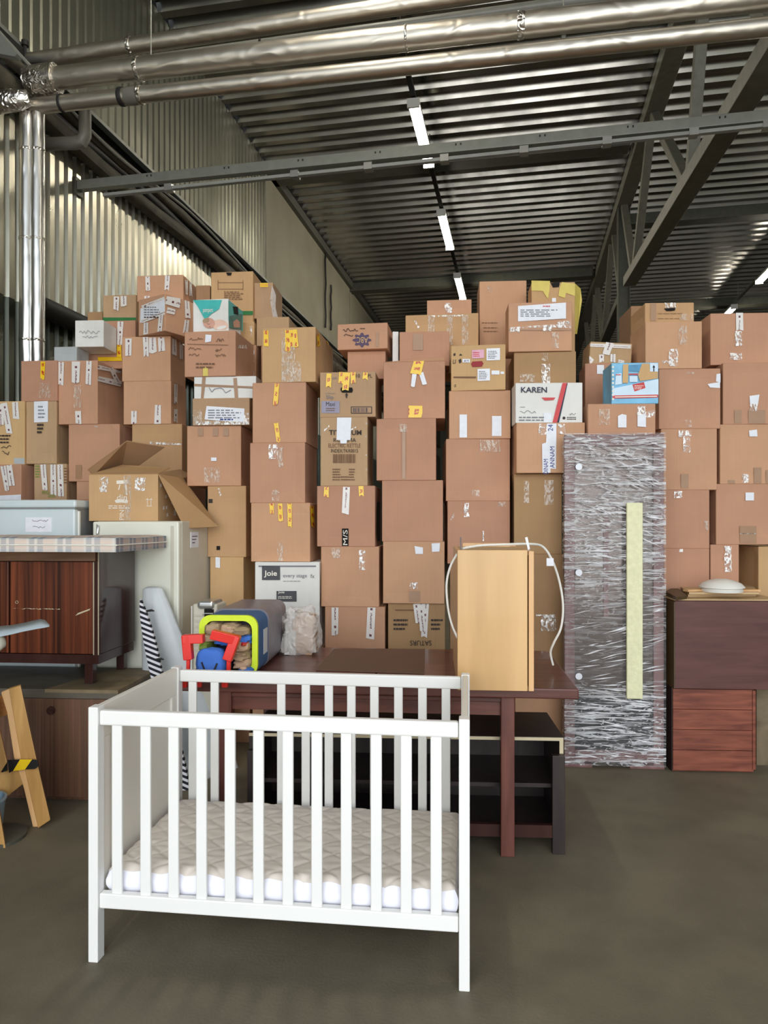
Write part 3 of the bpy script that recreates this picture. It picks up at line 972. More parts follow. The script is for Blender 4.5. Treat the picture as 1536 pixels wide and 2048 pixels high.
def barcode(b, x0, y0, x1, y1, m='ink', eps=.0046):
    mb = MB(); x = x0
    while x < x1:
        w_ = random.choice((.6, 1.0, 1.6))
        mb.add([loc_on(b, a_, c_, 'front', eps) for a_, c_ in ((x, y0), (min(x + w_, x1), y0), (min(x + w_, x1), y1), (x, y1))], [(0, 1, 2, 3)])
        x += w_ + random.choice((.7, 1.0, 1.5))
    return mb.build('barcode', M[m], b.o)


def scribble(b, pts, wpx=1.3, m='ink', face='front', name='handwriting', eps=.0046):
    """pen strokes: list of polylines in pixels, one part"""
    mb = MB()
    for pl in pts:
        for (xa, ya), (xb, yb) in zip(pl[:-1], pl[1:]):
            L = math.hypot(xb - xa, yb - ya) or 1; nx, ny = -(yb - ya) / L * wpx / 2, (xb - xa) / L * wpx / 2
            mb.add([loc_on(b, *q, face, eps) for q in ((xa - nx, ya - ny), (xb - nx, yb - ny), (xb + nx, yb + ny), (xa + nx, ya + ny))], [(0, 1, 2, 3)])
    return mb.build(name, M[m], b.o)


def wiggle(x0, y0, x1, h, n):
    return [(x0 + (x1 - x0) * i / n, y0 + random.uniform(-h, h)) for i in range(n + 1)]


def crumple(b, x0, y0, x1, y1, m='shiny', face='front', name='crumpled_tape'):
    """wrinkled clear tape with real folds; its glints are painted as pale flecks"""
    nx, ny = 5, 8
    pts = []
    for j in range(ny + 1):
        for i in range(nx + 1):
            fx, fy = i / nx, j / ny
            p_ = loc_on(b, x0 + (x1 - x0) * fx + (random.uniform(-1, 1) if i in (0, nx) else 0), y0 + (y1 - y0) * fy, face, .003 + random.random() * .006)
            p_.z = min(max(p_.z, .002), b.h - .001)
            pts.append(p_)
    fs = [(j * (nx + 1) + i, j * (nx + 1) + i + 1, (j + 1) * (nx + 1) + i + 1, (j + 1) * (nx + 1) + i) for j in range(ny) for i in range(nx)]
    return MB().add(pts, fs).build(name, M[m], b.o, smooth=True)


# ------------------------------------------------------------------ the box wall, column by column
DL, DE, DF = 5.15, 4.76, 4.6

# --- far left
support(-40, 48, DL, 1006, key='sA', what='the box with a white sheet', n=2)
b = carton('A2', -38, 42, 930, DL, on='sA', t=10, label='brown box with two white tapes and a white sheet, above the pale freezer', dep=.42)
strip(b, (6, 932), (14, 982), 11); strip(b, (18, 930), (24, 970), 11); strip(b, (-18, 932), (-10, 990), 11)
quad(b, -20, 992, 44, 1003, 'paper', skew=-3)
b = carton('A1', -40, 49, 803, DL, on='A2', t=3, m='tan', label='tan box with ragged white tape and scrawled marks at the left edge')
for q in (((8, 806), (18, 868)), ((30, 804), (32, 838)), ((0, 808), (2, 850))): strip(b, *q, 12)
lines(b, 0, 868, 26, 888, 3, 'ink'); scribble(b, [wiggle(2, 895, 22, 5, 7), wiggle(4, 905, 18, 5, 5)], 1.2)
quad(b, 28, 916, 50, 928, 'grey_card', 'tape_patch')
support(68, 136, DL, 1003, key='sB', what='the green-lettered box', n=2)
b = carton('B2', 68, 133, 928, DL, on='sB', m='olive', label='small box with green lettering crossed by three white tapes, above the freezer')
for q in (((86, 929), (90, 980)), ((106, 929), (107, 990)), ((120, 929), (122, 992))): strip(b, *q, 11)
text(b, 'mo', 84, 982, 98, 988, 'lime_green'); lines(b, 70, 930, 80, 956, 5, 'lime_green'); lines(b, 96, 988, 112, 995, 2, 'lime_green')
lines(b, 128, 934, 137, 968, 6, 'ink_soft')
b = carton('B1', 52, 113, 803, DL, on='B2', m='olive', label='narrow upright box with paired black print marks under the yellow-taped box', dep=.36)
quad(b, 68, 803, 96, 845, 'paper', 'torn_label', skew=-1); lines(b, 74, 846, 88, 868, 3, 'ink', frac=.6)
lines(b, 76, 810, 90, 838, 4, 'grey_ink')
b = carton('B0', 42, 114, 722, DL, on='B1', label='wide box with one yellow tape and faint clear tape, above the narrow upright box', dep=.4)
strip(b, (86, 723), (85, 758), 9, 'yellow'); crumple(b, 78, 766, 100, 796, 'clear')
support(152, 250, DL, 1000, key='sC', what='the faded-patch box', n=2)
b = carton('C3', 153, 248, 963, DL, on='sC', label='box mostly hidden behind the open carton on the fridge')
b = carton('C2', 137, 239, 849, DL, on='C3', label='plain large box with a faded tape patch, left of and behind the open carton')
quad(b, 151, 930, 163, 958, 'browntape', 'tape_patch'); strip(b, (186, 852), (196, 852), 3, 'clear')
b = carton('C1', 117, 195, 722, DL, on='C2', dep=.74, label='box with white tapes wrapped round its upper right corner')
strip(b, (122, 724), (121, 770), 12); strip(b, (152, 723), (151, 765), 17); strip(b, (178, 722), (176, 770), 11)
strip(b, (156, 822), (157, 847), 12); crumple(b, 148, 770, 162, 816, 'clear')
strip(b, (196, 734), (243, 744), 9, face='right'); strip(b, (196, 757), (243, 769), 10, face='right'); strip(b, (222, 735), (236, 765), 8, face='right')
# top left group
b = carton('grey', 108, 153, 694, DL + .02, on='C1', m='grey_card', dep=.18, label='small plain light grey box beside the foil risers', group='white and grey boxes')
b = carton('whitebox', 150, 207, 641, DL + .02, on='grey', m='white_card', dep=.22, t=3, label='small square white box with faint pencil scrawl', group='white and grey boxes')
scribble(b, [wiggle(158, 664, 200, 4, 12), wiggle(165, 674, 195, 3, 9)], .8, 'grey_ink')
b = carton('mid', 172, 271, 643, DL + .27, on='C1', dep=.42, label='box with hanging white and yellow tape, under the green-banded box')
strip(b, (241, 643), (239, 690), 12); strip(b, (238, 690), (238, 716), 8, 'yellow'); crumple(b, 196, 714, 244, 722, 'yellow')
b = carton('greenband', 206, 272, 591, DL + .27, on='mid', m='olive', dep=.36, label='small box with a green band along its bottom edge and white tapes')
quad(b, 206, 635, 272, 642.5, 'green', 'green_band'); strip(b, (233, 593), (232, 620), 11); strip(b, (247, 592), (247, 612), 12)
b = carton('stub', 175, 205, 624, DL + .33, on='mid', m='brown', dep=.2, label='small brown box peeping out left of the green-banded box')
# D stack
support(262, 372, DL, 960, key='sD', what='the tan shiny-strip box', n=2)
b = carton('D3', 264, 364, 849, DL, on='sD', m='tan', dep=.34, label='tan box with a shiny tape strip, behind the raised flap of the open carton')
strip(b, (300, 886), (363, 888), 6, 'shiny')
b = carton('D2', 247, 342, 763, DL, on='D3', dep=.3, label='square box with two white tapes at its foot, left of the handwritten box')
strip(b, (268, 822), (268, 848), 11); strip(b, (316, 810), (315, 848), 12); strip(b, (352, 768), (352, 808), 7, face='right'); strip(b, (352, 818), (352, 845), 7, face='right')
b = carton('D1', 244, 341, 674, DL, on='D2', dep=.3, label='square box with four white tapes over its top edge, below the label-taped tilted box')
for q in ((257, 677, 257, 710, 13), (291, 674, 292, 712, 11), (305, 675, 306, 706, 14), (322, 675, 323, 703, 13)): strip(b, q[:2], q[2:4], q[4])
strip(b, (349, 677), (349, 710), 8, face='right'); strip(b, (362, 680), (363, 716), 6, face='right')
b = carton('rot', 277, 330, 600, DL - .02, on='D1', t=32, dep=.33, label='box turned to the corner with a large white document pouch and many white tapes')
decal(b, [(281, 617), (330, 597), (330, 628), (280, 646)], 'paper', 'document_pouch'); strip(b, (284, 615), (330, 596), 8); strip(b, (283, 643), (330, 626), 7)
strip(b, (292, 645), (291, 672), 9); strip(b, (322, 630), (320, 673), 9)
lines(b, 288, 612, 322, 632, 4, 'grey_ink'); lines(b, 288, 632, 322, 637, 1, 'ink')
strip(b, (332, 600), (360, 606), 16, face='right'); strip(b, (334, 620), (350, 624), 12, face='right'); strip(b, (374, 600), (376, 636), 9, face='right')
strip(b, (374, 640), (371, 665), 9, face='right'); strip(b, (394, 612), (396, 628), 8, face='right')
b = carton('topD', 274, 366, 552, DL + .02, on='rot', dep=.3, label='topmost box of the left stacks with two white tapes over its upper edge')
strip(b, (295, 553), (296, 582), 9); strip(b, (335, 551), (333, 579), 10); strip(b, (294, 592), (294, 604), 11)
strip(b, (373, 560), (374, 590), 5, face='right'); strip(b, (381, 564), (382, 592), 4, face='right')

# --- E stack (right of the fridge)
support(422, 500, DE, 1212, key='sE', what='the white-stickered tan box', n=1)
b = carton('E6', 420, 487, 1114, DE, on='sE', m='tan', dep=.38, label='tan box with a small white sticker, lowest visible beside the fridge')
quad(b, 431, 1114, 440, 1135, 'paper', 'sticker', skew=1)
b = carton('E5', 415, 492, 972, DE, on='E6', m='tan', dep=.38, label='tall tan box with torn holes, right of the open carton flap')
quad(b, 433, 1092, 440, 1100, 'black', 'hole'); decal(b, [(436, 977), (441, 976), (441, 984), (443, 990), (438, 994), (438, 984)], 'shiny', 'torn_tape')
quad(b, 417, 998, 425, 1006, 'ink', 'torn_hole')
b = carton('E4', 374, 482, 852, DE, on='E5', dep=.38, label='plain box with a small pale sticker, right of the open carton', t=4)
quad(b, 422, 915, 433, 922, 'paper', 'sticker'); crumple(b, 408, 935, 440, 965, 'clear')
for x in (396, 426, 447): quad(b, x, 856, x + 10, 872, 'browntape', 'tape_patch')
b = carton('parcel', 385, 499, 797, DE - .02, on='E4', m='olive', dep=.34, label='flat parcel wrapped in shiny tape with a large white address label')
decal(b, [(413, 812), (489, 817), (488, 845), (409, 839)], 'paper', 'address_label'); lines(b, 416, 818, 482, 838, 4, 'grey_ink'); lines(b, 440, 836, 480, 842, 1, 'blue_ink')
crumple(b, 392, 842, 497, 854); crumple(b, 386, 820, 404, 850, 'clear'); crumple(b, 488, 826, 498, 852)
b = carton('tapedwhite', 388, 512, 754, DE, on='parcel', m='white_card', dep=.36, label='white box strapped with brown tape crosses under the handwritten box')
strip(b, (388, 770), (512, 776), 5, 'browntape', name='brown_strap'); strip(b, (408, 754), (404, 800), 7, 'browntape', name='brown_strap'); strip(b, (470, 756), (474, 800), 7, 'browntape', name='brown_strap')
scribble(b, [wiggle(418, 780, 462, 8, 8)], 1.2, 'grey_ink')
b = carton('hand', 369, 471, 664, DE, on='tapedwhite', dep=.4, t=7, label='box with handwritten columns in brown pen below the nappy box')
for x0, y0, x1, y1 in ((378, 678, 406, 682), (432, 680, 448, 683), (377, 697, 402, 700), (430, 700, 444, 703), (378, 709, 398, 712), (430, 711, 452, 714)):
    scribble(b, [wiggle(x0, y0, x1, 3.2, 12)], 1.1, 'ink_soft')
scribble(b, [[(374, 688), (456, 690)]], 1, 'ink_soft'); lines(b, 392, 724, 438, 738, 2, 'ink_soft'); decal(b, [(411, 669), (423, 670), (422, 683), (410, 685)], 'paper', 'sticker')
quad(b, 406, 734, 416, 752, 'yellow_film', 'yellow_tape')
quad(b, 476, 690, 494, 697, 'shiny', 'tape', face='right')
# nappy box
b = carton('nappy', 386, 457, 600, DE + .1, on='hand', m='white_card', dep=.26, t=7, name='nappy_box', cat='box', label='turquoise and white nappy box with a photo of a sleeping baby', group=None)
decal(b, [(386, 600), (444, 600), (438, 618), (422, 628), (410, 640), (404, 629), (396, 614)], 'teal', 'turquoise_print')
def ell(cx_, cy_, rx_, ry_, rot_=0.0, n_=20):
    return [(cx_ + rx_ * cos(a) * cos(rot_) - ry_ * sin(a) * sin(rot_), cy_ + rx_ * cos(a) * sin(rot_) + ry_ * sin(a) * cos(rot_)) for a in [2 * pi * k / n_ for k in range(n_)]]
decal(b, ell(440, 650, 16, 11, .1), 'skin', 'baby_print'); decal(b, ell(418, 646, 12, 10.5, .2), 'skin2', 'baby_face_print', eps=.0036); decal(b, ell(412, 641, 7, 5, -.4), 'beige2', 'hair_print', eps=.0040)
scribble(b, [[(414, 647), (417, 648.5), (420, 648)], [(418, 654), (422, 653.5)]], .9, 'ink_soft', name='face_lines', eps=.0052); decal(b, ell(443, 655, 10, 3.4, -.25), 'white_card', 'sleeve_print', eps=.0044)
text(b, 'pampers', 406, 618, 426, 627, 'white_ink'); quad(b, 404, 660, 456, 667, 'white_card', 'white_band', eps=.0034)
decal(b, [(457, 600), (486, 604), (486, 664), (457, 640)], 'teal', 'turquoise_print', face='right'); decal(b, [(459, 632), (484, 628), (484, 660), (459, 656)], 'dteal', 'dark_print', face='right', eps=.0032)
decal(b, [(466, 613), (476, 611), (477, 630), (468, 628)], 'black', 'handle_hole', face='right', eps=.004); decal(b, [(466, 644), (474, 638), (480, 644), (480, 655), (468, 655)], 'skin2', 'baby_print', face='right', eps=.0042)

# --- second row behind E
support(428, 516, 5.27, 765, key='sEB', what='the peeling-tape box', n=3, dep=.36)
b = carton('EB3', 428, 512, 692, 5.27, on='sEB', dep=.36, label='box with peeling clear tape seen in the gap right of the handwritten box')
crumple(b, 500, 696, 508, 760)
b = carton('EB2', 396, 508, 646, 5.27, on='EB3', m='tan', dep=.34, label='tan box squeezed in right of the nappy box')
quad(b, 500, 652, 504, 672, 'shiny', 'tape')
b = carton('printed', 422, 506, 545, 5.29, on='EB2', m='tan', dep=.34, name='printed_box', label='tall tan box with faint printed shipping marks and a hand hole at the top')
scribble(b, [[(436, 565), (486, 565)], [(436, 578), (486, 578)], [(436, 560), (436, 580)], [(486, 560), (486, 580)]], .9, 'ink_soft'); lines(b, 448, 582, 488, 600, 5, 'ink_soft')
decal(b, [(452, 545), (464, 545), (462, 551), (455, 551)], 'black', 'hand_hole'); quad(b, 484, 622, 506, 630, 'green', 'green_band')
b = carton('stub2', 392, 420, 571, 5.3, on='EB2', m='brown', dep=.3, label='small dark box between the topmost box and the printed tall box')
support(522, 582, 5.27, 692, key='sEC', what='the dull bag box', n=3, dep=.36)
b = carton('EC', 513, 578, 635, 5.27, on='sEC', dep=.36, m='olive', label='dull box behind the big yellow-taped tan box')
b = carton('ECtop', 508, 546, 566, 5.30, on='EC', dep=.3, m='olive', label='box in a clear bag with a yellow tape scrap, beside the printed tall box')
quad(b, 520, 566, 536, 574, 'yellow', 'tape')
bagm = MB().add([P(x, y, 5.28) for x, y in ((544, 570), (552, 590), (551, 615), (556, 636), (546, 636), (540, 600))], [(0, 1, 2, 3, 4, 5)]).build('bag_skirt', M['bag'])
bagm.parent = b.o; bagm.matrix_parent_inverse = b.im.copy()

# --- F stack
support(505, 640, DF - .05, 1298, key='sF', what='the car seat box', n=1, dep=.44)
b = carton('joie', 510, 639, 1124, DF - .05, on='sF', m='white_card', dep=.34, t=2, name='car_seat_box', label='white child car seat box with a dark logo square and dark top line', group=None)
quad(b, 517, 1131, 632, 1134, 'grey_ink', 'dark_line'); quad(b, 524, 1132, 560, 1160, 'charcoal', 'logo_square'); text(b, 'Joie', 528, 1141, 554, 1155, 'white_ink')
text(b, 'every stage', 566, 1149, 614, 1157, 'grey_ink'); text(b, 'fx', 621, 1148, 629, 1156, 'grey_ink'); lines(b, 566, 1161, 600, 1163.5, 1, 'grey_ink', ragged=0)
quad(b, 553, 1182, 593, 1203, 'charcoal', 'logo_square'); text(b, 'Joie', 556, 1182, 569, 1188, 'white_ink', eps=.0052); lines(b, 556, 1192, 584, 1198, 2, 'white_ink', ragged=0, eps=.0052)
b = carton('F4', 502, 620, 1006, DF, on='joie', dep=.42, label='box with three yellow tapes over its top edge, on the white car seat box')
for x, l in ((543, 22), (560, 34), (579, 48)): strip(b, (x, 1007), (x + 1, 1007 + l), 9, 'yellow')
strip(b, (624, 1012), (627, 1054), 7, 'yellow', face='right'); crumple(b, 555, 1085, 566, 1122, 'clear')
b = carton('F3', 500, 610, 886, DF, on='F4', dep=.42, label='plain box with a square of clear tape, second above the car seat box')
crumple(b, 537, 889, 556, 918); crumple(b, 556, 895, 566, 935, 'clear'); crumple(b, 544, 980, 558, 1002, 'clear')
b = carton('F2', 505, 612, 766, DF, on='F3', dep=.42, label='box with short yellow tapes top and bottom, under the big tan box')
strip(b, (554, 767), (550, 809), 9, 'yellow'); strip(b, (552, 846), (557, 884), 9, 'yellow')
b = carton('F1', 524, 631, 657, DF, on='F2', dep=.58, m='tan', t=7, label='big light tan box with yellow tapes, its long side receding')
for q in ((532, 661, 533, 694, 9), (575, 660, 576, 703, 10), (584, 660, 583, 692, 8), (590, 659, 592, 695, 8)): strip(b, q[:2], q[2:4], q[4], 'yellow')
quad(b, 563, 664, 590, 765, 'clear', 'clear_tape'); crumple(b, 563, 722, 602, 764, 'clear')
strip(b, (636, 668), (637, 694), 5, 'yellow', face='right'); strip(b, (655, 676), (656, 690), 4, 'yellow', face='right'); quad(b, 662, 670, 686, 752, 'clear', 'clear_tape', face='right')

# --- G stack
support(648, 772, DF, 1330, key='sG', what='the two-tape box', n=1)
b = carton('G5', 650, 770, 1213, DF, on='sG', dep=.4, label='box with two ragged white tapes, lowest visible behind the table')
strip(b, (670, 1215), (670, 1270), 14); strip(b, (743, 1215), (741, 1278), 16)
b = carton('G4', 642, 758, 1093, DF, on='G5', dep=.4, label='plain box with a white glinting tape tear, under the box with the black tape')
crumple(b, 718, 1100, 730, 1140); crumple(b, 664, 1096, 680, 1116, 'clear')
b = carton('G3', 634, 750, 972, DF, on='G4', dep=.4, label='box with a black printed tape at its foot and one long white tape')
strip(b, (693, 974), (690, 1028), 14); strip(b, (653, 974), (653, 994), 9, 'yellow'); strip(b, (722, 972), (723, 992), 10, 'yellow')
quad(b, 684, 1057, 697, 1092, 'black', 'black_tape', eps=.0035); text(b, 'M/S', 686, 1060, 695, 1090, 'white_ink', rot=1)
quad(b, 755, 1004, 760, 1082, 'black', 'black_tape', face='right'); 
b = carton('kettle', 641, 735, 835, DF, on='G3', dep=.36, m='olive', name='kettle_box', group=None, label='tall electric kettle carton with black lettering, barcode and a white sticker')
text(b, 'TITANIUM', 658, 860, 723, 870, 'ink'); text(b, 'ROTAMA', 667, 876, 712, 884, 'ink'); text(b, 'ELECTRIC KETTLE', 657, 887, 721, 895, 'ink_soft'); text(b, 'INDEX:TKR0015', 662, 898, 716, 905, 'ink')
barcode(b, 666, 908, 711, 926, 'ink_soft'); lines(b, 665, 936, 682, 962, 5, 'ink_soft', ragged=.2); lines(b, 698, 936, 710, 962, 5, 'ink_soft', ragged=.2); lines(b, 682, 951, 698, 962, 2, 'ink_soft', ragged=0)
decal(b, [(674, 835), (703, 835), (701, 880), (694, 880), (693, 887), (681, 887), (680, 880), (673, 880)], 'paper', 'white_sticker', eps=.0058); 
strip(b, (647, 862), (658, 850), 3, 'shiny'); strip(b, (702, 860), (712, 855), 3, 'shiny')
for y in (845, 872, 909, 937): quad(b, 731, y, 735, y + 4, 'shiny', 'staple')
b = carton('slip', 640, 751, 745, DF, on='kettle', dep=.45, m='olive', name='printed_box', group=None, label='box printed with a product size panel, barcode and hand hole, yellow tapes over its top')
for q in ((658, 747, 657, 774, 10), (683, 744, 682, 766, 9), (694, 745, 691, 781, 13), (706, 744, 707, 768, 10), (731, 745, 730, 758, 9)): strip(b, q[:2], q[2:4], q[4], 'yellow')
decal(b, [(682, 775), (704, 775), (706, 780), (704, 785), (684, 785), (681, 780)], 'black', 'hand_hole'); decal(b, [(691, 789), (695, 789), (694, 796), (692, 796)], 'ink', 'arrow_mark'); decal(b, [(690, 790), (693, 785), (696, 790)], 'ink', 'arrow_head')
text(b, 'premium', 651, 785, 671, 788.5, 'grey_ink'); text(b, 'Slip', 652, 790, 667, 800, 'grey_ink'); quad(b, 643, 802, 679, 826, 'paper_blue', 'size_panel'); text(b, 'Maxi', 652, 804, 670, 812, 'ink'); lines(b, 652, 815, 670, 823, 2, 'ink_soft', ragged=0)
quad(b, 702, 813, 744, 827, 'ink', 'barcode_border', eps=.003); quad(b, 703.5, 814.5, 742.5, 825.5, 'olive', 'barcode_ground', eps=.0038); barcode(b, 706, 815.5, 736, 824.5, 'navy')
text(b, '10', 712, 748, 720, 755, 'ink'); text(b, 'PL', 736, 748, 744, 755, 'ink'); text(b, 'uni', 664, 753, 673, 758, 'grey_ink')
b = carton('uABC', 695, 771, 703, DF + .22, on='slip', dep=.22, label='plain box between the yellow-taped carton and the box with the upside-down emblem')
b = carton('ABC', 675, 775, 649, DF + .18, on='uABC', dep=.26, t=8, name='emblem_box', group=None, label='box with a dark flower-shaped emblem printed upside down and black handwriting')
cx, cy = 724, 680
decal(b, [(cx + (16 + 3.2 * cos(8 * a)) * cos(a), cy + (12.5 + 2.5 * cos(8 * a)) * sin(a)) for a in [2 * pi * k / 48 for k in range(48)]], 'plum', 'flower_emblem')
text(b, 'ABC', cx - 11, cy - 6, cx + 12, cy + 6, 'tan', flip=True)
scribble(b, [wiggle(686, 660, 716, 3, 14), wiggle(688, 671, 706, 3, 8), [(720, 657), (730, 657)]], 1.2, 'ink'); quad(b, 752, 665, 757, 693, 'browntape', 'tape_patch')
b = carton('whiteslab', 785, 797, 663, DF + .2, on=None, zb=P(0, 722, DF).z, m='white_card', dep=.2, t=0, label='narrow white box end standing right of the emblem box', group='white and grey boxes')

# --- H stack
support(776, 888, DF, 1330, key='sH', what='the upside-down lettered box', n=1)
b = carton('H5', 776, 890, 1206, DF + .02, on='sH', dep=.4, m='brown', name='printed_box', group=None, label='olive box with upside-down lettering and drooping white tapes, behind the table')
text(b, 'SATURS', 820, 1281, 863, 1291, 'ink', flip=True); lines(b, 787, 1236, 816, 1262, 3, 'ink'); lines(b, 862, 1236, 888, 1262, 3, 'ink'); quad(b, 790, 1219, 830, 1221, 'ink_soft', 'printed_line')
strip(b, (832, 1207), (838, 1246), 12); strip(b, (852, 1207), (848, 1274), 12); strip(b, (842, 1207), (846, 1262), 10)
b = carton('H4', 766, 889, 1083, DF, on='H5', dep=.4, label='box with two small white stickers near the top right, above the upside-down lettered box')
decal(b, [(829, 1092), (846, 1095), (846, 1108), (831, 1108)], 'paper', 'sticker'); decal(b, [(863, 1087), (880, 1086), (879, 1103), (864, 1104)], 'paper', 'sticker'); crumple(b, 820, 1165, 836, 1178); quad(b, 818, 1182, 840, 1204, 'browntape', 'tape_patch')
b = carton('H3', 764, 886, 961, DF, on='H4', dep=.4, label='completely plain box in the middle column, third from the top')
b = carton('H2', 753, 872, 838, DF, on='H3', dep=.4, label='plain box with a centre tape seam and sagging top, below the open-topped box')
quad(b, 804, 858, 811, 958, 'browntape', 'tape_seam'); crumple(b, 798, 848, 814, 864, 'clear')
b = carton('H1', 767, 890, 724, DF, on='H2', dep=.62, t=5, label='box with gaping top, white and yellow tape tongue and yellow tape at its foot')
strip(b, (838, 713), (831, 750), 21, 'yellow'); strip(b, (829, 748), (826, 772), 9, 'paper'); strip(b, (842, 745), (849, 770), 9, 'paper')
strip(b, (817, 823), (844, 824), 24, 'yellow')
mb = MB().prism([(0, 0, b.h), (b.w, 0, b.h), (b.w * .97, .05, b.h + .035), (b.w * .5, .05, b.h + .02), (b.w * .04, .04, b.h + .008)], (0, .004, 0))
mb.build('raised_flap', M['kraft'], b.o)
b = carton('h_back', 799, 899, 664, DF + .13, on='H1', dep=.22, label='tape-seamed box directly behind the gaping box', t=4)
quad(b, 826, 668, 846, 700, 'browntape', 'tape_seam')
b = carton('long', 811, 957, 631, DF + .38, on='H1', dep=.3, m='tan', t=7, label='long flat tan box with three strips of clear tape')
for x in (856, 893, 924): quad(b, x, 632, x + 13, 690, 'clear', 'clear_tape')
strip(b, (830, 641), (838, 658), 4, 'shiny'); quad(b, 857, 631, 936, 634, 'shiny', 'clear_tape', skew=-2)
b = carton('long2', 854, 943, 601, DF + .42, on='long', dep=.26, label='box on top of the long flat box, with crumpled clear tape in its middle')
crumple(b, 890, 606, 904, 626)

# --- I stack
support(902, 1018, DF, 1300, key='sI', what='the dim box by the beech cabinet', n=1)
b = carton('I5', 900, 1018, 1127, DF + .03, on='sI', dep=.4, m='brown', label='dim box behind the beech cabinet at its left')
b = carton('I4', 895, 1020, 1002, DF, on='I5', dep=.4, t=2, label='box with clear tape scraps just above the beech cabinet')
crumple(b, 928, 1006, 938, 1034); strip(b, (902, 1040), (908, 1028), 3, 'shiny'); quad(b, 965, 1062, 968, 1082, 'shiny', 'tape'); crumple(b, 996, 1004, 1012, 1014, 'clear')
b = carton('I3', 892, 1020, 878, DF, on='I4', dep=.4, t=2, label='box with a clear tape rectangle at its upper right corner, two above the beech cabinet')
crumple(b, 960, 880, 1000, 904, 'clear'); quad(b, 944, 980, 959, 993, 'clear', 'tape_patch')
b = carton('I2', 898, 1021, 782, DF, on='I3', dep=.78, t=4, label='box with two white vertical tapes at its foot, below the label-covered carton')
quad(b, 919, 829, 934, 875, 'paper', 'white_tape'); quad(b, 984, 832, 1003, 872, 'paper', 'white_tape')
b = carton('doc', 902, 1011, 692, DF, on='I2', m='tan', dep=.34, t=8, name='labelled_box', group=None, label='tan carton covered with shipping labels, a pink one and a red hand hole')
quad(b, 944, 700, 968, 717, 'pink', 'pink_label', skew=-1); quad(b, 973, 697, 1000, 721, 'paper', 'shipping_label', skew=-1); lines(b, 976, 701, 996, 718, 5, 'grey_ink'); lines(b, 946, 703, 962, 714, 3, 'red_ink')
decal(b, [(945, 723), (964, 722), (967, 727), (964, 733), (945, 734), (942, 728)], 'crimson', 'hand_hole'); quad(b, 955, 738, 980, 762, 'paper', 'shipping_label', skew=-1); lines(b, 958, 741, 977, 759, 5, 'grey_ink')
quad(b, 983, 741, 999, 749, 'paper', 'small_label'); quad(b, 1001, 743, 1008, 748, 'paper', 'small_label'); quad(b, 925, 718, 940, 725, 'paper', 'small_label'); text(b, '#14', 928, 719, 937, 724, 'navy', eps=.0052)
quad(b, 907, 753, 952, 756, 'ink_soft', 'printed_line'); decal(b, [(907, 707), (911, 706), (911, 711), (907, 712)], 'ink', 'printed_mark'); decal(b, [(918, 711), (921, 707), (925, 711)], 'ink', 'printed_mark')
scribble(b, [[(907, 719), (906, 727), (911, 726), (911, 719)]], 1, 'ink'); decal(b, [(917, 720), (922, 717), (923, 724), (919, 727)], 'ink', 'printed_mark'); scribble(b, [[(908, 771), (911, 769), (912, 773), (908, 773)]], .8, 'ink')
b = carton('tall', 959, 1053, 563, DF + .47, on='I2', dep=.28, t=4, label='tallest plain box with faint dark print, standing left of the yellow-taped one')
for y in (646, 656, 663): lines(b, 962 + (y % 7), y - 2, 995, y + 1, 1, 'ink_soft', ragged=0)
crumple(b, 975, 572, 984, 586, 'clear')

# --- J stack
support(1030, 1128, DF - .1, 1380, key='sJ', what='the brown box by the wrapped door', n=1)
b = carton('J5', 1030, 1127, 1108, DF - .1, on='sJ', dep=.46, m='brown', label='large brown box with a shiny tape flap, right behind the beech cabinet')
crumple(b, 1082, 1230, 1112, 1262); quad(b, 1072, 1229, 1112, 1232, 'shiny', 'tape_edge')
b = carton('J4', 1028, 1124, 948, DF - .1, on='J5', dep=.46, m='brown', label='dull olive-brown box wrapped in brown plastic, left of the wrapped glass door')
quad(b, 1048, 962, 1058, 1006, 'clear', 'tape'); quad(b, 1088, 960, 1107, 1010, 'clear', 'tape')
b = carton('J3', 1033, 1170, 846, DF - .18, on='J4', dep=.58, t=3, label='box with a blue-lettered white tape down its front, beneath the red-striped white box')
decal(b, [(1094, 847), (1113, 847), (1112, 938), (1101, 937), (1101, 950), (1085, 949), (1084, 888), (1092, 885)], 'paper', 'lettered_tape'); text(b, 'DINAM', 1087, 918, 1096, 948, 'blue_ink', rot=1); text(b, 'ANNAM', 1100, 893, 1109, 936, 'blue_ink', rot=1); text(b, '24', 1096, 849, 1106, 862, 'blue_ink', rot=1)
crumple(b, 1078, 848, 1094, 870); crumple(b, 1116, 848, 1130, 868)
b = carton('karen', 1031, 1165, 766, DF - .18, on='J3', m='white_card', dep=.17, t=2, name='office_box', group=None, label='white carton with dark name lettering and a slanting red stripe')
text(b, 'KAREN', 1042, 774, 1094, 785, 'navy'); decal(b, [(1125, 766), (1134, 766), (1114, 846), (1105, 846)], 'red_ink', 'red_stripe'); decal(b, [(1134, 766), (1135.5, 766), (1118, 846), (1114, 846)], 'navy', 'navy_edge')
decal(b, [(1083, 795), (1111, 795), (1107, 800), (1090, 801)], 'red_ink', 'hand_hole'); lines(b, 1038, 832, 1090, 843, 2, 'grey_ink', ragged=.1); quad(b, 1087, 826, 1103, 845, 'paper', 'tape'); scribble(b, [wiggle(1040, 823, 1072, 3, 10), wiggle(1139, 828, 1152, 3, 6), [(1040, 814), (1050, 814)]], .9, 'grey_ink')
lines(b, 1134, 833, 1152, 840, 2, 'ink', ragged=0); decal(b, [(1128 + 3 * cos(a), 836 + 3 * sin(a)) for a in [pi * k / 4 for k in range(8)]], 'ink', 'ring_mark')
b = carton('J2', 1028, 1152, 705, DF + .02, on='J3', dep=.4, m='brown', label='darker box with shiny tape down its middle, behind the red-striped white box')
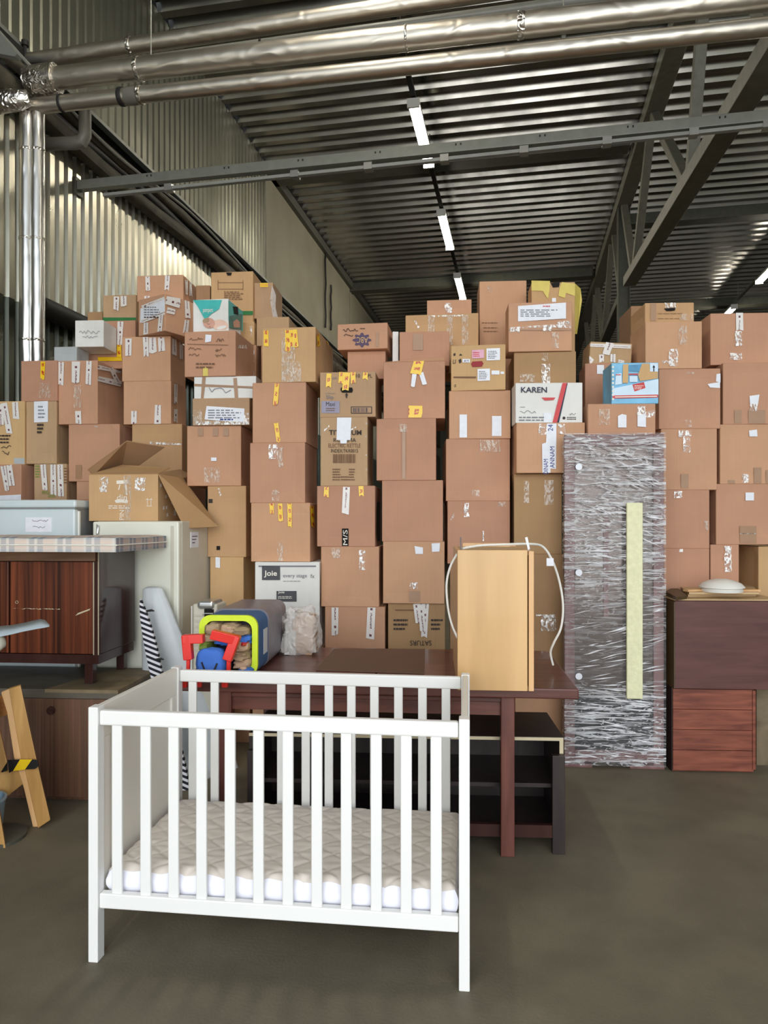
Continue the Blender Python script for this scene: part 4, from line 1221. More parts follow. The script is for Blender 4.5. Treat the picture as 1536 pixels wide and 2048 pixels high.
crumple(b, 1083, 728, 1100, 768); crumple(b, 1084, 706, 1096, 722, 'clear'); crumple(b, 1040, 748, 1070, 764, 'clear')
b = carton('J1', 1017, 1144, 606, DF, on='J2', dep=.2, t=4, label='box with a large white document pouch and shiny crumpled tape, below the yellow-taped one')
decal(b, [(1036, 612), (1132, 605), (1132, 637), (1036, 643)], 'paper', 'document_pouch'); lines(b, 1041, 618, 1118, 634, 4, 'grey_ink'); lines(b, 1086, 610, 1106, 615, 1, 'red_ink')
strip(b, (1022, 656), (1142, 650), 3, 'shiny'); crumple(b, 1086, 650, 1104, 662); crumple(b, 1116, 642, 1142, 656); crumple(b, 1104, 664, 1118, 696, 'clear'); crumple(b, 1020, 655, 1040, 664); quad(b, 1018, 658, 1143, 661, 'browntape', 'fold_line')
b = carton('J0', 1063, 1150, 566, DF + .22, on='J2', dep=.18, t=4, m='tan', label='box with yellow masking tape around its open torn top, above the document pouch')
decal(b, [(1063, 561), (1100, 562), (1099, 580), (1096, 598), (1088, 586), (1086, 582), (1063, 581)], 'yellow_film', 'masking_tape', crop=False); decal(b, [(1119, 576), (1124, 564), (1150, 568), (1150, 592), (1132, 586), (1130, 596), (1117, 592)], 'yellow_film', 'masking_tape', crop=False)
decal(b, [(1101, 566), (1120, 563), (1118, 574), (1106, 575)], 'black', 'torn_opening', eps=.0035); quad(b, 1104, 596, 1112, 604, 'paper', 'sticker')
mb = MB().add([P(x, y, dd) for x, y, dd in ((1149, 566, 4.84), (1161, 577, 4.9), (1164, 600, 4.9), (1158, 640, 4.9), (1154, 668, 4.9), (1148, 668, 4.84))], [(0, 1, 2, 3, 4, 5)])
s_ = mb.build('masking_tape', M['yellow_film'], b.o); s_.matrix_parent_inverse = b.im.copy()

# --- K stack (above the wrapped door)
support(1180, 1310, DF - .05, 1040, key='sK', what='the box behind the wrapped door', n=3, dep=.5, t=3)
b = carton('K3', 1180, 1308, 905, DF - .05, on='sK', dep=.5, t=3, label='box seen dimly through the wrapped glass door')
b = carton('K2', 1176, 1311, 808, DF - .24, on='K3', dep=1.0, t=2, label='wide box with white and shiny tape pieces, directly above the wrapped door')
decal(b, [(1236, 832), (1244, 828), (1253, 830), (1253, 855), (1236, 855)], 'paper', 'white_tape'); decal(b, [(1275, 830), (1292, 826), (1292, 854), (1275, 853)], 'paper', 'white_tape'); decal(b, [(1290, 824), (1311, 819), (1311, 834), (1290, 835)], 'shiny', 'tape'); crumple(b, 1274, 812, 1290, 830); crumple(b, 1198, 818, 1220, 850, 'clear')
b = carton('blue', 1223, 1317, 726, DF - .24, on='K2', m='sky_blue', dep=.21, t=3, name='blue_printed_box', group=None, label='pale blue printed box with red band and black arrow, brown tape across')
decal(b, [(1225, 777), (1317, 758), (1317, 790), (1225, 792)], 'pale_blue', 'pale_wave'); quad(b, 1225, 791, 1316, 797, 'red_ink', 'red_band', skew=-2); quad(b, 1230, 793, 1314, 795, 'white_ink', 'band_text', skew=-1.5, eps=.0038)
decal(b, [(1246, 729), (1257, 728), (1256, 766), (1245, 766)], 'tan', 'torn_patch', eps=.0034); decal(b, [(1284, 727), (1299, 727), (1300, 743), (1316, 743), (1316, 757), (1280, 762), (1276, 750)], 'tan', 'torn_patch', eps=.0034)
decal(b, [(1258, 730), (1283, 729), (1283, 743), (1257, 742)], 'mid_blue', 'blue_picture'); lines(b, 1258, 745, 1276, 752, 1, 'red_ink', ragged=0); decal(b, [(1232, 748), (1243, 746), (1244, 768), (1230, 770)], 'pale_blue', 'picture_panel'); lines(b, 1232, 747, 1242, 752, 1, 'red_ink')
quad(b, 1259, 752, 1275, 764, 'pale_blue', 'picture_panel'); decal(b, [(1265, 769), (1288, 764), (1291, 776), (1269, 783)], 'red_ink', 'red_stamp', eps=.0038); lines(b, 1269, 770, 1287, 779, 3, 'white_ink', eps=.0052)
quad(b, 1300, 726, 1316, 743, 'pale_blue', 'arrow_panel', eps=.0036); decal(b, [(1305, 735), (1307.5, 730), (1310.5, 735)], 'black', 'arrow_head', eps=.0046); quad(b, 1306.7, 735, 1308.6, 743, 'black', 'arrow_shaft', eps=.0046)
for k in range(9): quad(b, 1224, 732 + k * 8, 1228, 736 + k * 8, 'white_ink', 'filmstrip_mark', eps=.0036)
b = carton('K1', 1170, 1221, 727, DF + .2, on='K2', dep=.3, t=8, label='box with a white sticker squeezed in left of the pale blue box')
quad(b, 1194, 730, 1208, 748, 'paper', 'sticker')
b = carton('tilt', 1178, 1262, 683, DF + .22, on='K1', dep=.24, t=4, roll=radians(4), m='olive', label='slightly tipped box laced with white printed tapes, above the pale blue box')
strip(b, (1180, 690), (1262, 694), 6); strip(b, (1220, 684), (1212, 708), 16); strip(b, (1174, 715), (1184, 725), 10); strip(b, (1203, 709), (1204, 724), 10); strip(b, (1226, 708), (1226, 724), 10); strip(b, (1236, 722), (1248, 724), 6)
b = carton('brownback', 1262, 1330, 612, DF + .45, on='K2', dep=.3, m='brown', label='tall brown box standing behind, left of the hand-holed box', t=3)
strip(b, (1281, 664), (1278, 686), 3, 'shiny')

# --- L stack
support(1328, 1420, DF, 1215, key='sL', what='the box right of the wrapped door', n=2)
b = carton('L5', 1328, 1419, 1097, DF, on='sL', dep=.4, t=3, label='plain box right of the wrapped door, just above the red-brown chest')
quad(b, 1358, 1098, 1366, 1104, 'shiny', 'tape')
b = carton('L4', 1326, 1419, 980, DF, on='L5', dep=.4, t=3, label='box with a glossy sticker at its top edge, right of the wrapped door')
crumple(b, 1348, 982, 1364, 996); crumple(b, 1408, 1042, 1418, 1060, 'clear')
b = carton('L3', 1322, 1434, 858, DF, on='L4', dep=.4, t=3, label='box with a long streak of clear tape, under the pair-tagged box')
crumple(b, 1357, 861, 1382, 874); crumple(b, 1366, 874, 1380, 905); quad(b, 1362, 948, 1377, 976, 'browntape', 'tape_patch')
b = carton('L2', 1318, 1441, 738, DF, on='L3', dep=.42, t=3, label='box with two white tape tags at its upper right edge')
decal(b, [(1433, 748), (1441, 747), (1441, 765), (1432, 763)], 'paper', 'white_tag'); decal(b, [(1415, 768), (1440, 764), (1440, 776), (1420, 775)], 'paper', 'white_tag'); quad(b, 1372, 744, 1388, 748, 'clear', 'tape'); crumple(b, 1370, 840, 1384, 854, 'clear')
b = carton('L1', 1291, 1404, 644, DF, on='L2', dep=.34, t=3, label='box with silvery tape strip in its centre, below the hand-holed box')
crumple(b, 1338, 698, 1356, 732); quad(b, 1325, 721, 1342, 726, 'shiny', 'tape'); crumple(b, 1358, 652, 1374, 690, 'clear')
b = carton('L0', 1290, 1388, 606, DF + .06, on='L1', dep=.3, m='tan', t=2, label='low tan box with a torn dark hand hole in its top edge')
decal(b, [(1328, 617), (1351, 615), (1350, 621), (1343, 622), (1333, 622)], 'black', 'hand_hole'); crumple(b, 1330, 603, 1352, 616); quad(b, 1301, 607, 1312, 642, 'browntape', 'tape'); lines(b, 1316, 626, 1365, 628, 1, 'ink_soft', ragged=0); lines(b, 1316, 636, 1365, 638, 1, 'ink_soft', ragged=0); crumple(b, 1360, 628, 1386, 641, 'clear')

# --- M stack
support(1426, 1582, DF, 1210, key='sM', what='the silver-taped box', n=2, dep=.44)
b = carton('M5', 1421, 1478, 1089, DF, on='sM', dep=.42, t=3, label='narrow box with crinkled silver tape above the white lamp')
crumple(b, 1449, 1092, 1463, 1144)
b = carton('M5b', 1517, 1580, 1093, DF, on='sM', dep=.42, t=3, m='tan', label='tan box at the right edge above the red-brown chest')
b = carton('M4', 1432, 1560, 968, DF, on='M5', dep=.42, t=3, label='box at right with a white square sticker and brown tape at its foot')
quad(b, 1491, 985, 1508, 1001, 'paper', 'sticker'); quad(b, 1480, 1052, 1513, 1087, 'browntape', 'tape'); quad(b, 1480, 1066, 1513, 1068, 'shiny', 'tape')
b = carton('M3', 1440, 1562, 849, DF, on='M4', dep=.42, t=3, label='box at right with brown tape stumps along its lower edge and one white tag')
decal(b, [(1498, 861), (1514, 859), (1515, 873), (1499, 873)], 'paper', 'white_tag'); quad(b, 1508, 935, 1523, 967, 'browntape', 'tape'); crumple(b, 1484, 948, 1497, 966); quad(b, 1532, 940, 1545, 967, 'browntape', 'tape'); quad(b, 1456, 960, 1470, 967, 'browntape', 'tape')
b = carton('M2', 1446, 1566, 726, DF, on='M3', dep=.42, t=4, label='box at right with a white and silver tape scrap over three brown tape stumps')
decal(b, [(1499, 792), (1519, 789), (1516, 808), (1500, 808)], 'paper', 'white_tag'); crumple(b, 1500, 808, 1516, 822); quad(b, 1497, 820, 1531, 847, 'browntape', 'tape'); quad(b, 1469, 820, 1483, 846, 'browntape', 'tape')
b = carton('M1', 1421, 1552, 627, DF + .06, on='M2', dep=.4, t=3, label='top box at the right edge with one long white tape tongue')
strip(b, (1479, 623), (1479, 660), 14); crumple(b, 1470, 662, 1484, 692); crumple(b, 1460, 706, 1484, 720)

# ================================================================== FRIDGE AND FREEZER
o_, w_, rz_ = frame_from(185, 357, 4.42, 9)
fr = empty('fridge', o_, rz_, 'tall cream fridge with a darker side, the open carton on top', 'fridge')
hF = P(0, 1042, 4.42).z
MB().box(.0, w_, .05, .56, .05, hF).build('cabinet', M['side_enamel'], fr, bevel=.008)  # cabinet enamel darker and warmer than the door
MB().box(0, w_, 0, .045, .06, hF - .004).build('door', M['white_enamel'], fr, bevel=.01)
MB().box(w_ - .05, w_ - .03, -.003, .01, .1, hF - .03).build('door_groove', M['side_enamel'], fr)
MB().box(.02, w_ - .02, .08, .5, 0, .05).build('plinth', M['grey_plastic'], fr)
MB().box(w_ - .002, w_ + .004, .52, .60, .05, hF - .05).build('back_edge', M['grey_plastic'], fr)
MB().tube([(.04, -.004, hF - .03), (.045, -.012, hF - .045), (.04, -.012, hF - .08)], .008, 8).build('hinge_latch', M['silver'], fr, smooth=True)
MB().box(.028, .034, -.003, .002, .1, hF - .02).build('door_seal_line', M['grey_plastic'], fr)
MB().box(w_ - .001, w_ + .003, .17, .29, hF - .17, hF - .07).build('paper_note', M['paper'], fr)
mb = MB()
for k in range(3): mb.box(w_ + .002, w_ + .0045, .19, .27 - .02 * k, hF - .10 - k * .02, hF - .095 - k * .02)
mb.build('note_writing', M['navy'], fr)

o_, w2, rz2 = frame_from(-78, 150, 4.42, 5)
fz = empty('freezer', o_, rz2, 'pale blue-white freezer with rounded grey top edge behind the mattress', 'freezer')
hZ = P(0, 1000, 4.42).z
MB().box(0, w2, .04, .58, .05, hZ - .05).build('cabinet', M['grey_plastic'], fz, bevel=.01)
MB().box(0, w2, 0, .045, .06, hZ - .055).build('door', M['blue_enamel'], fz, bevel=.012)
MB().box(-.003, w2 + .006, -.004, .6, hZ - .05, hZ).build('lid', M['blue_enamel'], fz, bevel=.014)
MB().box(-.003, w2 + .003, -.002, .55, hZ - .056, hZ - .049).build('lid_gasket', M['grey_plastic'], fz)
MB().box(w2 + .001, w2 + .012, .03, .045, .06, hZ - .07).build('corner_trim', M['white_plastic'], fz)
xa = (58 + 78) / FPX * 4.42; xb = (112 + 78) / FPX * 4.42
MB().box(xa, xb, -.003, 0, P(0, 1064, 4.42).z, P(0, 1035, 4.42).z).build('paper_note', M['paper'], fz)
b = Box(); b.o = fz; b.im = (Matrix.Translation(o_) @ Matrix.Rotation(rz2, 4, 'Z')).inverted(); b.w, b.d, b.h, b.D = w2, .6, hZ, 4.42
scribble(b, [wiggle(64, 1041, 96, 2.5, 14), wiggle(66, 1054, 90, 2, 10)], 1.0, 'grey_ink', name='note_writing')

# open carton on the fridge
b = carton('open', 178, 316, 950, 4.47, on=None, zb=hF + .001, dep=.40, t=6, m='tan', name='open_carton', group=None, label='open tan carton with flaps out and white bottle print, on top of the cream fridge')
for o in list(b.o.children): bpy.data.objects.remove(o)
# replace the closed body by real walls
me = b.o.data
bm = bmesh.new()
def slab(bm, x0, x1, y0, y1, z0, z1):
    vs = [bm.verts.new(p) for p in ((x0, y0, z0), (x1, y0, z0), (x1, y1, z0), (x0, y1, z0), (x0, y0, z1), (x1, y0, z1), (x1, y1, z1), (x0, y1, z1))]
    for f in ((0, 3, 2, 1), (4, 5, 6, 7), (0, 1, 5, 4), (1, 2, 6, 5), (2, 3, 7, 6), (3, 0, 4, 7)): bm.faces.new([vs[i] for i in f])
w, d, h = b.w, b.d, b.h
slab(bm, 0, w, 0, .006, 0, h); slab(bm, 0, w, d - .006, d, 0, h); slab(bm, 0, .006, .006, d - .006, 0, h); slab(bm, w - .006, w, .006, d - .006, 0, h); slab(bm, .006, w - .006, .006, d - .006, 0, .006)
bm.to_mesh(me); bm.free()
def flap(pts, m='inner', th=(0, 0, .005), name='flap'):
    return MB().prism(pts, th).build(name, M[m], b.o)
def at_b(px, py, D): return b.im @ P(px, py, D)
flap([(0, .002, h), (w, .002, h), (w * .99, .20, h + .055), (.12, .20, h + .075)])                      # front flap folded in and up
flap([(.002, .05, h), (.002, d, h), at_b(330, 893, 4.75), at_b(254, 881, 4.6), at_b(175, 938, 4.48)], 'brown', (0, 0, -.005))   # left flap standing up
flap([(w, .0, h), (w, d, h), at_b(436, 1054, 4.62), at_b(369, 1057, 4.46)], 'inner', (.004, 0, .003))    # right flap hanging out
flap([(w, d, h), (.02, d, h), at_b(360, 940, 5.0), at_b(385, 952, 4.95)], 'inner')
quad(b, 247, 951, 262, 1040, 'clear', 'clear_tape'); crumple(b, 199, 954, 216, 984); crumple(b, 270, 955, 290, 982)
decal(b, [(233, 961), (256, 960), (256, 967), (233, 968)], 'white_ink', 'bottle_print'); decal(b, [(250, 968), (253, 968), (255, 990), (252, 990)], 'white_ink', 'bottle_print'); decal(b, [(239, 969), (241, 969), (238, 980), (236, 980)], 'white_ink', 'bottle_print')
text(b, 'din', 234, 989, 254, 1000, 'white_ink'); decal(b, [(229, 1001), (236, 998), (252, 999), (256, 1001), (255, 1007), (243, 1005), (232, 1006)], 'white_ink', 'scroll_print')
lines(b, 217, 1010, 268, 1018, 2, 'white_ink'); text(b, 'PIN', 239, 1020, 248, 1040, 'white_ink', rot=1)
scribble(b, [[(293, 1012), (304, 1012)], [(295, 1012), (295, 998)], [(302, 1012), (302, 998)], [(292, 1000), (295, 997), (298, 1000)], [(299, 1000), (302, 997), (305, 1000)]], 1.0, 'white_ink', name='up_arrows')
mb = MB()
random.seed(3)
for k in range(26):
    y_, z_ = random.uniform(.02, d - .03), random.uniform(.02, h - .04)
    mb.add([(w + .002, y_, z_), (w + .002, y_ + .028, z_ + .004), (w + .002, y_ + .024, z_ + .026), (w + .002, y_ + .004, z_ + .02)], [(0, 1, 2, 3)])
mb.build('pattern_print', M['white_ink'], b.o)

# ================================================================== LEFT FURNITURE
# low brown cabinet
zlow = .588
fA, wlow, rzl = frame_from(-170, 236, 3.80, 4)
lc = empty('low_cabinet', fA, rzl, 'matt brown low cabinet on the floor carrying the mahogany sideboard', 'cabinet')
MB().box(0, wlow, 0.02, .57, .0, zlow - .05).build('body', M['mahogany_dull'], lc, bevel=.003)
MB().box(.004, wlow * .30, 0, .02, .02, zlow - .05).build('door', M['mahogany_dull'], lc, bevel=.002)
MB().box(wlow * .30 + .004, wlow - .004, 0, .02, .02, zlow - .05).build('door', M['mahogany_dull'], lc, bevel=.002)
MB().box(-.002, wlow + .002, -.002, .575, zlow - .048, zlow - .018).build('top', M['chip2'], lc, bevel=.003)
MB().prism([(0, 0, zlow - .018), (wlow * .64, 0, zlow - .018), (wlow * .75, .57, zlow - .018), (0, .57, zlow - .018)], (0, 0, .018)).build('top_board', M['chip2'], lc)
MB().prism([(wlow * .643, 0, zlow - .018), (wlow, 0, zlow - .018), (wlow, .57, zlow - .018), (wlow * .753, .57, zlow - .018)], (0, 0, .018)).build('top_board', M['chip'], lc)
MB().lathe([(.0, -.02), (.02, -.018), (.022, -.006), (.0, 0)], 20, Matrix.Translation((wlow - .36, -.0, zlow - .11)) @ Matrix.Rotation(radians(-90), 4, 'X')).build('knob', M['mahogany_side'], lc, smooth=True)

# mahogany sideboard standing on it
o_ = P(197, 0, 3.85); o_.z = 0
Ls = 1.35
rz_ = YAW - radians(4.7)
ax = Vector((cos(rz_), sin(rz_), 0))
sb = empty('sideboard', Vector((o_.x, o_.y, zlow)) - ax * Ls, rz_, 'glossy mahogany sideboard with striped grain, standing on the low brown cabinet', 'sideboard')
zb0 = P(0, 1310, 3.85).z - zlow; zt0 = P(0, 1102, 3.85).z - zlow
MB().box(.0, Ls, .02, .46, zb0, zt0).build('body', M['mahogany_side'], sb, bevel=.004)
MB().box(0, Ls - .018, -.004, .02, zt0 - .055, zt0).build('top_rail', M['edge_wood'], sb, bevel=.002)
xs_ = [0.02, Ls - .62, Ls - .03]
dxl = Ls - (197 - 12) / FPX * 3.85
for i, (xa, xb) in enumerate(((.02, dxl - .012), (dxl, Ls - .032))):
    MB().box(xa, xb, 0, .02, zb0 + .004, zt0 - .06).build('door', M['mahogany'], sb, bevel=.002)
MB().box(Ls - .028, Ls - .024, -.003, .01, zb0, zt0 - .06).build('edge_trim', M['raw_edge'], sb)
MB().box(Ls - .003, Ls + .001, -.001, .003, zb0, zt0).build('edge_trim', M['raw_edge'], sb)
MB().box(Ls - .03, Ls - .003, 0, .02, zb0, zt0 - .055).build('side_edge', M['mahogany_side'], sb)
MB().lathe([(.006, 0), (.0075, -.003), (.009, 0)], 16, Matrix.Translation((dxl + .038, -.001, (zb0 + zt0) / 2)) @ Matrix.Rotation(radians(-90), 4, 'X')).build('keyhole', M['raw_edge'], sb)
mb = MB()
zs = P(0, 1219, 3.85).z - zlow
random.seed(5)
for k in range(16):
    x = dxl + .01 + k * .018
    mb.add([(x, -.0015, zs + random.uniform(-.004, .004)), (x + .024, -.0015, zs + random.uniform(-.004, .004)), (x + .02, -.0015, zs + .003)], [(0, 1, 2)])
mb.prism([(Ls - .13, -.0015, zs - .035), (Ls - .115, -.0015, zs - .02), (Ls - .045, -.0015, zs + .005), (Ls - .05, -.0015, zs - .004)], (0, -.0003, 0))
mb.build('scratches', M['raw_edge'], sb)
MB().box(.0, Ls, .0, .44, zb0 - .05, zb0).build('base_rail', M['mahogany_side'], sb)
for x in (.04, Ls - .09):
    for y in (.02, .40):
        MB().box(x, x + .048, y, y + .045, 0, zb0 - .0).build('leg', M['mahogany_side'], sb, bevel=.003)

# plaid cot mattress on the sideboard
D_ = 3.66
o_ = P(232, 0, D_); zm0 = zlow + zt0
rzm = YAW - radians(5)
ax = Vector((cos(rzm), sin(rzm), 0))
pm = empty('cot_mattress', Vector((o_.x, o_.y, zm0 + .001)) - ax * 1.25, rzm, 'thin folded plaid cot mattress with white piping on the mahogany sideboard', 'mattress')
th = .078
prof = MB()
nx_, ny_ = 30, 16
pts = []
for sgn in (0, 1):
    for j in range(ny_ + 1):
        for i in range(nx_ + 1):
            x, y = 1.25 * i / nx_, .66 * j / ny_
            z = 0 if not sgn else th + .006 * noise.noise(Vector((x * 3, y * 4, 2)))
            edge = min(x, 1.25 - x, y, .66 - y)
            if sgn: z -= max(0, .02 - edge) * .35
            pts.append((x, y, z))
W1 = (nx_ + 1); N1 = W1 * (ny_ + 1)
fs = []
for j in range(ny_):
    for i in range(nx_):
        a = j * W1 + i
        fs.append((a, a + W1, a + W1 + 1, a + 1)); fs.append((a + N1, a + 1 + N1, a + W1 + 1 + N1, a + W1 + N1))
for i in range(nx_):
    fs.append((i, i + 1, i + 1 + N1, i + N1)); a = ny_ * W1 + i; fs.append((a, a + N1, a + 1 + N1, a + 1))
for j in range(ny_):
    a = j * W1; fs.append((a, a + N1, a + W1 + N1, a + W1)); a = j * W1 + nx_; fs.append((a, a + W1, a + W1 + N1, a + N1))
MB().add(pts, fs).build('cover', M['plaid'], pm, bevel=0, smooth=True)
for zz in (.036,):
    loop = [(0.4, -.003, zz), (1.25, -.003, zz), (1.253, .0, zz), (1.253, .66, zz)]
    MB().tube(loop, .004, 8).build('piping', M['piping'], pm, smooth=True)

# striped cloth ironing board and white sheet roll
D_ = 3.93
outl = arc([(280, 1196, 0), (296, 1236, 0), (312, 1290, 0), (324, 1345, 0), (347, 1430, 0), (376, 1560, 0), (374, 1590, 0), (347, 1592, 0), (326, 1480, 0), (306, 1380, 0), (291, 1310, 0), (281, 1250, 0), (278, 1210, 0)], 4)
org = P(300, 1590, D_)
def leanD(py): return D_ + (1600 - py) * .0006 - .05
ib = empty('ironing_board', (org.x, org.y, 0), 0, 'narrow ironing board in black and white striped cover, leaning beside the sideboard', 'ironing board')
pp = [P(p_.x, p_.y, leanD(p_.y)) - ib.location for p_ in outl]
n_ = len(pp)
cen = sum(pp, Vector()) / n_
mb = MB().prism(pp, FV * .03)
mb.build('cover', M['bwstripe'], ib, bevel=.006, smooth=True)
for py, px in ((1222, 293), (1319, 312)):
    a = P(px, py, leanD(py) - .01) - ib.location
    MB().tube([a, a + RV * .03 + Vector((0, 0, .004)), a + RV * .045 + Vector((0, 0, .0))], [.006, .007, .003], 8).build('tie_ribbon', M['cable'], ib, smooth=True)
MB().box(.04, .07, .06, .09, 0, .2).build('foot', M['steel_dark'], ib)

D_ = 4.12
pa = [(306, 1173, 10), (306, 1178, 20), (317, 1230, 32), (329, 1290, 44), (342, 1345, 57), (359, 1430, 74), (378, 1520, 92), (386, 1560, 99)]
org = P(360, 1560, D_)
ws = empty('rolled_sheet', (org.x, org.y, 0), 0, 'white plastic sheet rolled into a tall cone, leaning against the fridge', 'sheet')
mb = MB(); seg = 26; vs = []
for px, py, hw in pa:
    c = P(px, py, 4.27) - ws.location
    r_ = hw / FPX * 4.27
    for k in range(seg + 1):
        a = pi * 1.1 * k / seg - .05 * pi
        q = 1 + .10 * noise.noise(Vector((k * .35, py * .012, 3)))
        vs.append(c + RV * (-cos(a) * r_ * q) - FV * (sin(a) * r_ * .40 * q))
fs = [(j * (seg + 1) + i, j * (seg + 1) + i + 1, (j + 1) * (seg + 1) + i + 1, (j + 1) * (seg + 1) + i) for j in range(len(pa) - 1) for i in range(seg)]
o = mb.add(vs, fs).build('sheet_wrap', M['tarp'], ws, smooth=True)
sm = o.modifiers.new('thick', 'SOLIDIFY'); sm.thickness = .004
MB().tube([P(400, 1560, 4.12) - ws.location, Vector((P(400, 1560, 4.12) - ws.location).to_tuple()[:2] + (.01,))], .08, 16).build('roll_core', M['tarp'], ws, smooth=True)

# tower heater
o_, w_, rz_ = frame_from(383, 432, 4.22, 5)
ht = empty('fan_heater', o_, rz_, 'slim white tower heater with silver top and wire grille, behind the toy bag', 'heater')
hh = P(0, 1202, 4.22).z
MB().box(.0, w_, .02, .2, .03, hh - .02).build('body', M['side_enamel'], ht, bevel=.01)
MB().box(.03, w_ - .015, .0, .19, hh - .05, hh).build('silver_top', M['silver'], ht, bevel=.02, segs=3)
MB().box(w_ * .5, w_ - .02, .008, .02, hh - .3, hh - .05).build('dark_opening', M['black'], ht)
for k in range(9): MB().box(w_ * .5, w_ - .02, -.002, .01, hh - .075 - k * .026, hh - .070 - k * .026).build('grille_bar', M['silver'], ht)
for k in range(14): MB().box(.012, w_ * .5 - .01, .012, .02, hh - .09 - k * .035, hh - .078 - k * .035).build('louvre', M['side_enamel'], ht)
MB().box(-.002, .003, .0, .02, .05, hh - .03).build('edge_strip', M['white_plastic'], ht)
MB().box(-.03, w_ + .03, .0, .22, 0, .03).build('foot', M['grey_plastic'], ht, bevel=.006)

# ================================================================== TABLE
LT, DT, HT = 1.80, .93, .75
tt = radians(5)
rzt = YAW - tt
ax = Vector((cos(rzt), sin(rzt), 0))
fr_c = P(1158, 0, 3.05); fr_c.z = 0
tb = empty('dining_table', fr_c - ax * LT, rzt, 'dark cherry-red dining table carrying the toy bag and the beech cabinet', 'table')
Bt = Box(); Bt.o = tb; Bt.im = (Matrix.Translation(tb.location) @ Matrix.Rotation(rzt, 4, 'Z')).inverted(); Bt.w, Bt.d, Bt.h, Bt.D = LT, DT, HT, 3.1
MB().box(0, LT * .5 - .001, 0, DT, HT - .045, HT).build('top_leaf', M['cherry'], tb, bevel=.006)
MB().box(LT * .5 + .001, LT, 0, DT, HT - .045, HT).build('top_leaf', M['cherry'], tb, bevel=.006)
MB().box(.25, LT - .33, .06, .085, HT - .135, HT - .045).build('apron', M['cherry'], tb)
MB().box(.25, LT - .33, DT - .085, DT - .06, HT - .135, HT - .045).build('apron', M['cherry'], tb)
MB().box(.2, LT - .3, .045, .06, HT - .075, HT - .055).build('slide_rail', M['cherry'], tb, bevel=.003)
xr_ = loc_on(Bt, 1017, 1500).x
for x in (.20, xr_ - .03):
    MB().box(x + .025 - .0, x + .035, .08, DT - .08, HT - .13, HT - .045).build('end_apron', M['cherry'], tb)
    for y in (.035, DT - .095):
        lg = MB().box(x, x + .06, y, y + .06, 0, HT - .045).build('leg', M['cherry_leg'], tb, bevel=.004)
        if y < .5:
            for z in (HT - .072, HT - .106):
                MB().lathe([(0, -.006), (.008, -.005), (.0105, 0)], 14, Matrix.Translation((x + .03, y, z)) @ Matrix.Rotation(radians(-90), 4, 'X') @ Matrix.Scale(-1, 4, (0, 0, 1))).build('bolt', M['bolt'], lg, smooth=True)

# flat cardboard sheet on the table
o = MB().prism([on_z(x, y, HT + .001) for x, y in ((632, 1341), (668, 1299), (850, 1299), (849, 1348))], (0, 0, .004)).build('cardboard_sheet', M['dark_sheet'])
setp(o, 'flat sheet of brown cardboard lying on the table behind the cot rail', 'cardboard')

# dark shelf unit below the table
o_ = P(1127, 0, 3.17); o_.z = 0
rzs = YAW - radians(3)
axs = Vector((cos(rzs), sin(rzs), 0))
WS = 1.42; HS = .51
su = empty('shelf_unit', o_ - axs * WS, rzs, 'black-brown low shelf unit with a raw board edge, standing under the table', 'shelf')
MB().box(0, WS, .0, .42, HS - .02, HS - .002).build('top', M['espresso'], su)
MB().box(0, WS - .001, -.002, .0, HS - .018, HS - .004).build('raw_front_edge', M['raw_edge'], su)
MB().box(WS - .018, WS - .001, -.002, .0, HS - .075, HS - .018).build('raw_front_edge', M['raw_edge'], su)
MB().box(WS - .018, WS, .0, .42, .03, HS - .02).build('side', M['espresso'], su)
MB().box(0, .018, .0, .42, .03, HS - .02).build('side', M['espresso'], su)
MB().box(WS * .5 - .009, WS * .5 + .009, .01, .41, .08, HS - .02).build('divider', M['espresso'], su)
MB().box(WS - .055, WS + .0, -.035, -.004, 0, HS - .075).build('front_post', M['espresso'], su, bevel=.002)
MB().box(0, .055, -.035, -.004, 0, HS - .075).build('front_post', M['espresso'], su, bevel=.002)
MB().box(.018, WS - .018, .02, .41, .275, .293).build('shelf', M['espresso'], su)
MB().box(.018, WS - .018, .0, .41, .07, .088).build('bottom_shelf', M['espresso'], su)
MB().box(.055, WS - .055, -.03, -.006, .07, .125).build('bottom_rail', M['mahogany_side'], su)
MB().box(.018, WS - .018, .405, .412, .08, HS - .02).build('back_panel', M['espresso'], su)
MB().box(.0, .06, .38, .42, 0, .03).build('foot', M['espresso'], su); MB().box(WS - .06, WS, .38, .42, 0, .03).build('foot', M['espresso'], su)

# beech cabinet on the table
b = Box()
o_, w_, rz_ = frame_from(915, 1068, 3.03, 4)
zc = HT + .001; hc = P(0, 1100, 3.03).z - zc
bc = empty('wall_cabinet', Vector((o_.x, o_.y, zc)), rz_, 'light beech wall cabinet standing upright on the table edge, white flex around it', 'cabinet')
MB().box(.0, w_ - .027, .0, .018, .0, hc).build('door', M['beech'], bc, bevel=.002)
MB().box(w_ - .022, w_, .0, .68, .0, hc - .004).build('side_panel', M['beech_edge'], bc, bevel=.002)
MB().box(.0, .018, .02, .68, .0, hc - .004).build('side_panel', M['beech_edge'], bc, bevel=.002)
MB().box(.018, w_ - .022, .02, .68, hc - .022, hc - .006).build('top_panel', M['ply'], bc)
MB().box(.018, w_ - .022, .02, .68, .0, .016).build('bottom_panel', M['ply'], bc)
MB().box(.018, w_ - .022, .66, .668, .016, hc - .022).build('back_panel', M['ply'], bc)
MB().box(.05, w_, .672, .69, hc - .06, hc + .012).build('hanging_rail', M['beech_edge'], bc)
xh = .012
MB().box(xh, xh + .006, .03, .05, hc, hc + .055).build('hanger_hook', M['mahogany_side'], bc)
def Lc(px, py, D): return P(px, py, D)
